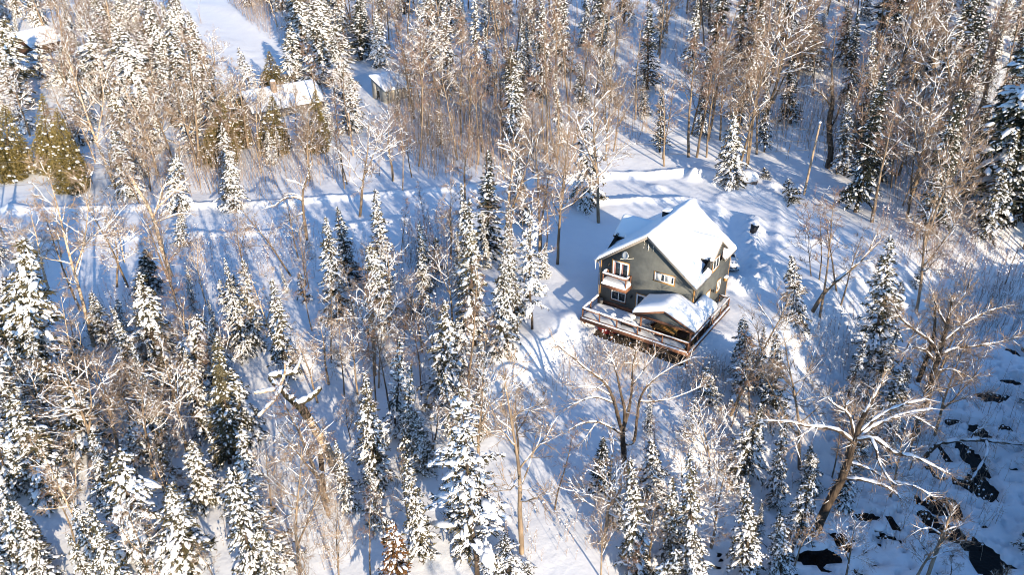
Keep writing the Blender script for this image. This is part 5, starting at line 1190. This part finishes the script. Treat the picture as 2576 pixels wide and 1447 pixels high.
build_px('spreading_tree', 'spreading bare tree with long snowy limbs below the deck', 'bare tree', (1574, 1185),
    [([(1574, 1185, 0), (1570, 1150, 0), (1567, 1115, 0), (1566, 1090, 0)], [.26, .23, .21, .19]),
     ([(1566, 1090, 0), (1550, 1030, -.2), (1535, 985, -.3), (1512, 955, -.4), (1470, 925, -.5), (1430, 890, -.6), (1398, 868, -.6)], [.16, .14, .12, .10, .08, .06, .03]),
     ([(1566, 1090, 0), (1572, 1040, .3), (1562, 990, .5), (1548, 930, .7), (1530, 885, .9)], [.15, .13, .10, .06, .03]),
     ([(1568, 1085, 0), (1584, 1020, .6), (1590, 970, 1), (1592, 920, 1.3), (1600, 880, 1.5)], [.15, .12, .09, .06, .03]),
     ([(1570, 1118, 0), (1594, 1112, .2), (1602, 1060, .2), (1612, 1000, .1), (1640, 960, 0), (1690, 925, -.2), (1745, 900, -.3)], [.14, .12, .11, .09, .07, .05, .02]),
     ([(1566, 1095, 0), (1540, 1078, -.4), (1505, 1063, -.8), (1465, 1066, -1), (1432, 1082, -1.2)], [.12, .10, .09, .07, .03]),
     ([(1500, 1064, -.8), (1482, 1090, -1.1), (1462, 1120, -1.3)], [.06, .05, .02]),
     ([(1545, 1015, -.2), (1500, 1000, -.6), (1460, 1010, -.9), (1425, 1030, -1.1)], [.09, .07, .05, .02]),
     ([(1540, 998, -.3), (1495, 975, -.4), (1440, 975, -.5)], [.07, .05, .02]),
     ([(1610, 1010, .1), (1650, 1010, -.2), (1700, 1000, -.4), (1760, 975, -.6)], [.08, .06, .04, .02]),
     ([(1590, 970, 1), (1620, 930, 1.4), (1650, 890, 1.6)], [.07, .05, .02])], bark='bark_dark', twigs=6, snowr=1.2, seed=19, snow=.8)
build_px('hollow_trunk', 'thick vine-hung dark trunk beside the leaning utility pole', 'dead tree', (2084, 422), [([(2084, 422, 0), (2090, 380, 0), (2086, 320, 0), (2094, 250, 0), (2090, 215, 0)], [.50, .42, .40, .30, .16]), ([(2090, 320, 0), (2106, 290, .3), (2118, 250, .4)], [.18, .12, .05]), ([(2092, 270, 0), (2070, 240, .3), (2050, 225, .4)], [.14, .09, .04])], bark='bark_dark', twigs=14, snowr=1.0, seed=15, snow=.4)
NCUST = len(TREES)

# ------------------------------------------------------------------ the rest of the forest, tree by tree
def in_poly(u, v, poly):
    c = False; n = len(poly)
    for i in range(n):
        (x1, y1), (x2, y2) = poly[i], poly[(i+1) % n]
        if (y1 > v) != (y2 > v) and u < (x2-x1)*(v-y1)/(y2-y1+1e-9)+x1: c = not c
    return c
HOUSEP = [(1425, 470), (1560, 520), (1740, 470), (1890, 590), (1885, 770), (1800, 900), (1700, 950), (1440, 860), (1450, 740), (1470, 640)]
DRIVEP = [(1500, 445), (1900, 430), (2080, 540), (2260, 640), (2200, 720), (2000, 640), (1930, 700), (1900, 780), (1840, 780), (1860, 620), (1760, 480), (1530, 530)]
YARDP = [(1400, 640), (1500, 620), (1500, 930), (1420, 1060), (1230, 1050), (1250, 930), (1390, 790)]
SHEDP = [(900, 150), (985, 150), (985, 262), (900, 262)]
NOBRUSH = [[(890, 150), (985, 150), (985, 345), (890, 345)], [(610, 210), (800, 205), (800, 330), (610, 330)], [(25, 85), (112, 85), (105, 240), (25, 240)]]
COTP = [(630, 200), (800, 200), (800, 300), (630, 300)]
CABP = [(32, 85), (112, 85), (100, 148), (40, 148)]
LANEP = [(450, -40), (535, -40), (640, 72), (700, 155), (640, 175), (540, 110)]
LOWP = [(1230, 1050), (1440, 1050), (1480, 1150), (1440, 1440), (1340, 1440), (1250, 1250)]
HOLP = [(690, 960), (760, 960), (860, 1180), (880, 1447), (720, 1447), (700, 1200)]
CRKP = [(2300, 850), (2600, 850), (2600, 1460), (2040, 1460), (2150, 1300), (2290, 1240), (2330, 1120)]
LEFTROADP = [(0, 450), (90, 380), (250, 520), (460, 540), (460, 620), (0, 620)]
ROADP2 = [(0, 470), (250, 520), (480, 535), (800, 515), (1060, 480), (1120, 535), (800, 590), (480, 622), (0, 622)]
SLOPEP = [(120, 620), (420, 625), (400, 700), (250, 760), (130, 720)]
POLEP = [(2010, 300), (2080, 300), (2055, 510), (2000, 510)]
CLEARBASE = [HOUSEP, DRIVEP, YARDP, SHEDP, CABP, LANEP, CRKP, LEFTROADP]
roads = [ROAD, SPUR, LANE, UPROAD]
def free(x, y, u, v, tu, tv, hw, thin):
    for pl in CLEARBASE:
        if in_poly(u, v, pl): return False
    for r, w in ((ROAD, 4.4), (SPUR, 4), (LANE, 4), (UPROAD, 6)):
        if float(pdist(np.array(x), np.array(y), r)[0]) < w: return False
    lx, ly = (x-HOUSE[0])*_hc+(y-HOUSE[1])*_hs, -(x-HOUSE[0])*_hs+(y-HOUSE[1])*_hc
    if -3 < lx < 17 and -7 < ly < 13: return False
    for s in np.linspace(0, 1.0, 9):
        a, b = u+(tu-u)*s, v+(tv-v)*s; w = hw*(1-s*.8)
        for pl in ([HOUSEP, SHEDP, CABP, DRIVEP, LANEP, YARDP, POLEP] if not thin else [HOUSEP, SHEDP, CABP, POLEP, LANEP]+([ROADP2, SLOPEP, LEFTROADP] if (x*7.3) % 1 > .35 else [])):
            for o in (-w, 0, w):
                if in_poly(a+o, b, pl): return False
        if not thin:
            for pl in (HOLP, LOWP, COTP, CRKP, ROADP2, SLOPEP, LEFTROADP):
                if in_poly(a, b, pl): return False
    return True
MIX = {  # zone: trees per square metre, kinds as weights, heights
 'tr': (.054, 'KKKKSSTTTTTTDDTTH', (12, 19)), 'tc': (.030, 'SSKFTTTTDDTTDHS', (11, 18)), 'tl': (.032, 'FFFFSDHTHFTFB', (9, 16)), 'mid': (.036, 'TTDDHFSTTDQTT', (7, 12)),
 'll': (.105, 'FFSSDHHTFFYSBH', (6, 11.5)), 'lc': (.088, 'SSFFSDTHHFYSFD', (6, 11)), 'lr': (.105, 'SFFFDHTSFQHDSF', (5, 9.5)), 'sl': (.024, 'DTQHYQT', (4, 9))}
def zone(u, v):
    if v < 430: return 'tr' if u > 1750 else ('tc' if u > 880 else 'tl')
    if v < 640: return 'mid' if u < 1500 else 'tr'
    if u > 1900 and v < 1000: return 'sl'
    if u < 720: return 'll'
    if u < 1450: return 'lc'
    return 'lr'
pts = [(t[7][0], t[7][1]) for t in TREES]
grid = {}
def near(x, y, r):
    i, j = int(x//3), int(y//3)
    for a in (-1, 0, 1):
        for b in (-1, 0, 1):
            for q in grid.get((i+a, j+b), ()):
                if (q[0]-x)**2+(q[1]-y)**2 < r*r: return True
    return False
def addg(x, y): grid.setdefault((int(x//3), int(y//3)), []).append((x, y))
for q in pts: addg(*q)
rf = np.random.RandomState(77)
CAP = {'S': 250, 'F': 190, 'K': 190, 'Y': 90, 'W': 40, 'C': 22, 'D': 285, 'T': 300, 'H': 110, 'B': 50, 'Q': 120}
nb = {k: 0 for k in CAP}
for t in TREES:
    if t[1] in nb: nb[t[1]] += 1
N = int(.11*390*215); XY = np.c_[rf.uniform(-195, 195, N), rf.uniform(28, 243, N)]; ZZ = hfun(XY[:, 0], XY[:, 1])
for (x, y), z in zip(XY, ZZ):
    P = (x, y, float(z)); u2, v2 = project(P)
    if not (-90 < u2 < 2670 and -30 < v2 < 1560): continue
    zn = zone(u2, v2); den, kinds, (h0, h1) = MIX[zn]
    if rf.rand() > den/.11: continue
    k = kinds[rf.randint(len(kinds))]
    if nb[k] >= CAP[k]: k = 'T' if k in 'DHTBQ' else 'S'
    if nb[k] >= CAP[k]: continue
    H = rf.uniform(h0, h1)*(.55 if rf.rand() < .2 else 1)*(1.12 if k in 'KT' else 1)
    if k == 'C': H = rf.uniform(4.5, 7.5)
    if k in 'YQ': H = rf.uniform(2.2, 4.5)
    tu, tv = project((x, y, z+H)); thin = k in 'DTQBH'
    hw = pxm(P)*(PROTO[k][0]['R']*H/PROTO[k][0]['H'])*(.7 if thin else 1)
    if near(x, y, .9 if thin else 1.5): continue
    if not free(x, y, u2, v2, tu, tv, hw, thin): continue
    ln = rf.normal(0, .08) if thin else rf.normal(0, .05)
    plant(k, P, H, None, (ln, rf.normal(0, .04)), rf.uniform(.75, 1.35)); addg(x, y); nb[k] += 1
FILL = TREES[NCUST:]
# labels for these trees: what stands nearest to them in view
MARKS = [('the grey shed', 950, 205), ('the snowbound cottage', 715, 255), ('the dark cabin', 66, 118), ('the house', 1650, 650), ('the wooden deck', 1600, 860), ('the boulders', 1860, 450), ('the utility pole', 2040, 400),
         ('the huge pine', 2540, 350), ('the broken birch snag', 780, 1060), ('the bright pine', 1170, 1200), ('the rust-needled spruce', 990, 1400), ('the shelf-branched fir', 190, 1040), ('the olive spruce', 560, 1000),
         ('the twin roadside birch', 170, 650), ('the snapped tree', 390, 570), ('the hooked tree', 740, 510), ('the house spruces', 1240, 700), ('the great creekside tree', 2130, 1180), ('the creek-bank tree', 2370, 930),
         ('the arched log', 2430, 1112), ('the leaning trunk', 2120, 690), ('the tall spruce spire', 2210, 760), ('the spreading tree', 1570, 1030), ('the many-stemmed tree', 1320, 1150), ('the top centre spires', 1390, 80), ('the uphill lane', 580, 80),
         ('the dead birch', 450, 1000), ('the white-spired spruce', 1735, 1280), ('the snow-forked tree', 2400, 200), ('the snow-beaded spruce', 2188, 200), ('the tall drive spruce', 1631, 110), ('the round-headed tree', 915, 430),
         ('the bent snowy fir', 884, 260), ('the forked-top tree', 1130, 280), ('the thick-trunked tree', 1500, 420), ('the olive-skirted spruce', 1290, 200), ('the drooping olive-skirted fir', 612, 1190), ('the leaning roadside cedar', 165, 380), ('the wheelie bin', 1893, 575),
         ('the broad dark spruce', 2040, 100), ('the vine-hung trunk', 2088, 320), ('the cottage twin spruces', 815, 90), ('the dark double trunk', 725, 1290), ('the drooping corner fir', 320, 1270), ('the wide road bend', 40, 520), ('the creek loop', 2180, 1320), ('the thick upper-left fir', 305, 165), ('the top-edge spruce', 1158, 45), ('the corner dark spruce', 2315, 110), ('the tall birch', 240, 285), ('the straight tall trunk', 1768, 230),
         ('the snow-forked bank tree', 1890, 250), ('the dark drooping spruce', 2392, 270), ('the thicket fir', 242, 155), ('the shed fir', 950, 95), ('the small centre spruce', 1092, 100), ('the slim woods spruce', 1530, 180), ('the left-edge great fir', 70, 800),
         ('the leaning left fir', 375, 830), ('the dark shaded spruce', 370, 690), ('the corner birch', 170, 1280), ('the white-crusted spruce', 835, 680), ('the deck-corner fir', 1872, 870), ('the bottom-edge spruces', 1600, 1300), ('the shaded spruce', 2216, 380)]
DESC = {'S': 'slender snow-laden spruce', 'F': 'bushy snow-caked fir', 'K': 'dark lightly snowed spruce', 'O': 'olive spruce', 'Y': 'young snow-dotted spruce', 'W': 'snowy pine on a bare stem', 'C': 'olive-green cedar', 'D': 'bare snow-dusted tree', 'H': 'bare tree with snowy limbs', 'T': 'slim bare brown tree', 'B': 'pale-barked bare birch', 'Q': 'leafless sapling', 'R': 'rusty spruce', 'P': 'broad pine'}
used = {}
for e in FILL:
    t, k, u, v, tu, tv, H, P = e
    mu, mv = (u+tu)/2, (v+tv)/2
    mk = sorted(MARKS, key=lambda m: (m[1]-mu)**2+((m[2]-mv)*1.3)**2)[0]
    dx, dy = mu-mk[1], mv-mk[2]; r = math.hypot(dx, dy)
    if abs(dx) > 1.1*abs(dy): w = 'left of' if dx < 0 else 'right of'
    elif dy < 0: w = 'behind'
    else: w = 'in front of'
    pre = 'close ' if r < 55 else ('just ' if r < 105 else ('some way ' if r < 170 else 'well '))
    used.setdefault((k, pre+w+' '+mk[0]), []).append(e)
for (k, ph), L in used.items():
    L.sort(key=lambda e: -(e[3]-e[5]))
    if len(L) == 1: L[0][0]['label'] = f'{DESC[k]} {ph}'
    elif len(L) == 2:
        L[0][0]['label'] = f'taller {DESC[k]} of two {ph}'; L[1][0]['label'] = f'shorter {DESC[k]} of two {ph}'
    elif len(L) == 3:
        L.sort(key=lambda e: e[2])
        for e, w in zip(L, ('left', 'middle', 'right')): e[0]['label'] = f'{DESC[k]}, {w} one of three {ph}'
    else:
        L.sort(key=lambda e: e[2]); NW = ['', '', '', '', 'four', 'five', 'six', 'seven', 'eight', 'nine', 'ten']
        for i, e in enumerate(L):
            o_ = ['leftmost', 'second', 'third', 'fourth', 'fifth', 'sixth', 'seventh', 'eighth', 'ninth', 'last'][min(i, 9)]; n_ = NW[min(len(L), 10)]
            lab = f'{DESC[k]}, {o_} from left of {n_} {ph}' if 0 < i else f'{DESC[k]}, leftmost of {n_} {ph}'
            e[0]['label'] = lab if len(L) < 11 and len(lab.split()) <= 16 else f'{DESC[k]} {ph}'
GROUP = {'spruce': 'snowy spruces of the forest', 'fir': 'snowy firs of the forest', 'pine': 'snowy pines of the forest', 'cedar': 'cedars by the road and the cottage', 'bare tree': 'bare trees of the forest', 'birch': 'pale birches of the forest', 'sapling': 'leafless saplings'}
for e in TREES:
    c = e[0]['category']
    if c in GROUP and e[1] != 'X': e[0]['group'] = GROUP[c]

# ------------------------------------------------------------------ undergrowth nobody could count
rb = np.random.RandomState(5)
def brush(name, n, zones, hrange, material, twigs=7, snowp=.2, rstem=.014):
    A, B, RA, RB = [], [], [], []; SPp = []
    zi = rb.randint(0, len(zones), n); Zn = np.array(zones, float)[zi]; a = rb.uniform(0, 6.283, n); r = np.sqrt(rb.rand(n))
    UU = Zn[:, 0]+Zn[:, 2]*r*np.cos(a); VV = Zn[:, 1]+Zn[:, 3]*r*np.sin(a); PP = hits(UU, VV)
    dr = np.min([pdist(PP[:, 0], PP[:, 1], q)[0] for q in roads], axis=0)
    for i in range(n):
        if dr[i] < 3.9 or PP[i, 1] > 260 or any(in_poly(UU[i], VV[i], pl) for pl in [HOUSEP, DRIVEP, LANEP, LEFTROADP, ROADP2, SLOPEP]+NOBRUSH): continue
        P = PP[i]
        for _ in range(int(Zn[i, 4])):
            p = P+np.array([rb.normal(0, .5), rb.normal(0, .5), 0]); h = rb.uniform(*hrange); d = unit(np.array([rb.normal(0, .13), rb.normal(0, .13), 1.0])); mid = p+d*h*.55; d2 = unit(d+rb.normal(0, .12, 3)); top = mid+d2*h*.45
            A += [p-Z3*.2, mid]; B += [mid, top]; RA += [rstem+h*.002, rstem*.8]; RB += [rstem*.8, .005]
            for _t in range(twigs):
                s = rb.uniform(.3, 1); q = p+d*h*.55*min(1, s/.55) if s < .55 else mid+d2*h*(s-.55); dd = unit(d2*.9+rb.normal(0, .6, 3)); l = rb.uniform(.25, .9)*(h/4)**.5
                A.append(q); B.append(q+dd*l); RA.append(.009); RB.append(.005)
                if rb.rand() < snowp: SPp.append(q+dd*l*rb.rand())
    o = MB().sticks(np.array(A), np.array(B), np.array(RA), np.array(RB))
    if SPp:
        S = np.array(SPp); e = np.eye(3); s = rb.uniform(.03, .085, (len(S), 1)); o.blobs(S, s*e[0]*1.2, s*e[1]*1.2, s*e[2], rb, m=1)
    return tag(o.obj(name, [material, M['snow_pad']]), kind='stuff')
brush('undergrowth', 3400, [(640, 15, 75, 45, 2), (800, 40, 260, 90, 2), (1200, 150, 360, 160, 2), (1050, 300, 140, 120, 2), (1120, 330, 140, 100, 2), (300, 130, 300, 140, 2), (1600, 120, 320, 140, 2), (2100, 150, 420, 180, 2), (2250, 250, 320, 170, 2), (2150, 330, 250, 110, 2), (2380, 420, 180, 130, 2), (560, 440, 320, 60, 2), (1400, 300, 240, 120, 2), (1250, 400, 240, 70, 2), (850, 60, 220, 90, 2)], (3.0, 8.5), M['twig'], 7, .22, .020)
brush('shrub_thicket', 1700, [(1330, 330, 220, 100, 2), (1080, 640, 70, 90, 2), (2450, 720, 140, 100, 2), (2480, 800, 120, 70, 2), (2330, 560, 150, 80, 2), (2400, 640, 150, 70, 2), (640, 640, 260, 70, 2), (1000, 720, 150, 130, 2), (450, 1050, 150, 100, 1), (2150, 880, 130, 90, 1), (2350, 1050, 220, 150, 1), (2000, 560, 90, 60, 1), (1000, 900, 200, 120, 1), (300, 900, 280, 140, 1), (450, 820, 200, 120, 2)], (1.2, 4.0), M['twig_red'], 8, .28)
brush('bank_bushes', 1050, [(1640, 905, 110, 30, 3), (1560, 900, 90, 40, 2), (1760, 960, 60, 40, 2), (1480, 960, 120, 60, 1), (1700, 1080, 160, 90, 1), (1900, 1180, 150, 120, 1), (1000, 1150, 250, 150, 1), (500, 1250, 300, 150, 1), (120, 1080, 120, 120, 1), (300, 660, 300, 60, 1), (2250, 1250, 120, 160, 1), (2420, 1150, 120, 160, 1), (2380, 1300, 120, 120, 1), (1500, 1350, 250, 90, 1), (750, 1350, 200, 100, 1)], (.8, 2.8), M['twig'], 7, .35)

# ------------------------------------------------------------------ forest beyond the picture's near edge (it throws the shade there)
rs = np.random.RandomState(21); sh = [conifer(301, 16, 2.3, dens=.2, snow=.25, droop=.5, size=2.0, gap=.55), conifer(302, 16, 2.0, dens=.2, snow=.25, droop=.5, size=2.0, gap=.55)]
wood = MB(); cnt = 0
def arr(me):
    v = np.zeros(len(me.vertices)*3); me.vertices.foreach_get('co', v); v = v.reshape(-1, 3); q = np.zeros(len(me.loops), int); me.loops.foreach_get('vertex_index', q)
    lt = np.zeros(len(me.polygons), int); me.polygons.foreach_get('loop_total', lt); ls = np.zeros(len(me.polygons), int); me.polygons.foreach_get('loop_start', ls)
    Q = np.array([q[ls[lt == 4]+i] for i in range(4)]).T; T = np.array([q[ls[lt == 3]+i] for i in range(3)]).T; return v, Q, T
SHA = [[arr(me) for _, me in s['parts']] for s in sh]
for i in range(1500):
    if cnt >= 125: break
    x, y = (rs.uniform(-42, 80), rs.uniform(-22, 48)) if i % 3 == 0 else ((rs.uniform(34, 85), rs.uniform(-5, 45)) if i % 3 == 1 else (rs.uniform(66, 108), rs.uniform(40, 84)))
    if near(x, y, 2.6): continue
    z = float(hfun(x, y)); u, v = project((x, y, z)); H = rs.uniform(12, 17) if x > 5 else rs.uniform(9, 14)
    tu, tv = project((x, y, z+H)) if y > 18 else (9999, 9999)
    vis = (-80 < tu < 2690 and tv < 1530) or (-80 < u < 2690 and v < 1540 and y > 30)
    if vis or math.hypot(x, y) < 9: continue
    addg(x, y)
    s = H/16; a = rs.uniform(0, 6.28); ca, sa = math.cos(a)*s, math.sin(a)*s; cnt += 1
    for mi, (V, Q, T) in enumerate(SHA[i % 2]): wood.add(np.c_[V[:, 0]*ca-V[:, 1]*sa+x, V[:, 0]*sa+V[:, 1]*ca+y, V[:, 2]*s+z], Q if len(Q) else None, T if len(T) else None, m=mi)
tag(wood.obj('near_forest', [M['bark_dark'], M['needles_dark'], M['snow_pad']]), kind='stuff')
print('TREES', len(TREES), 'fill', len(FILL), nb, 'wood', cnt)
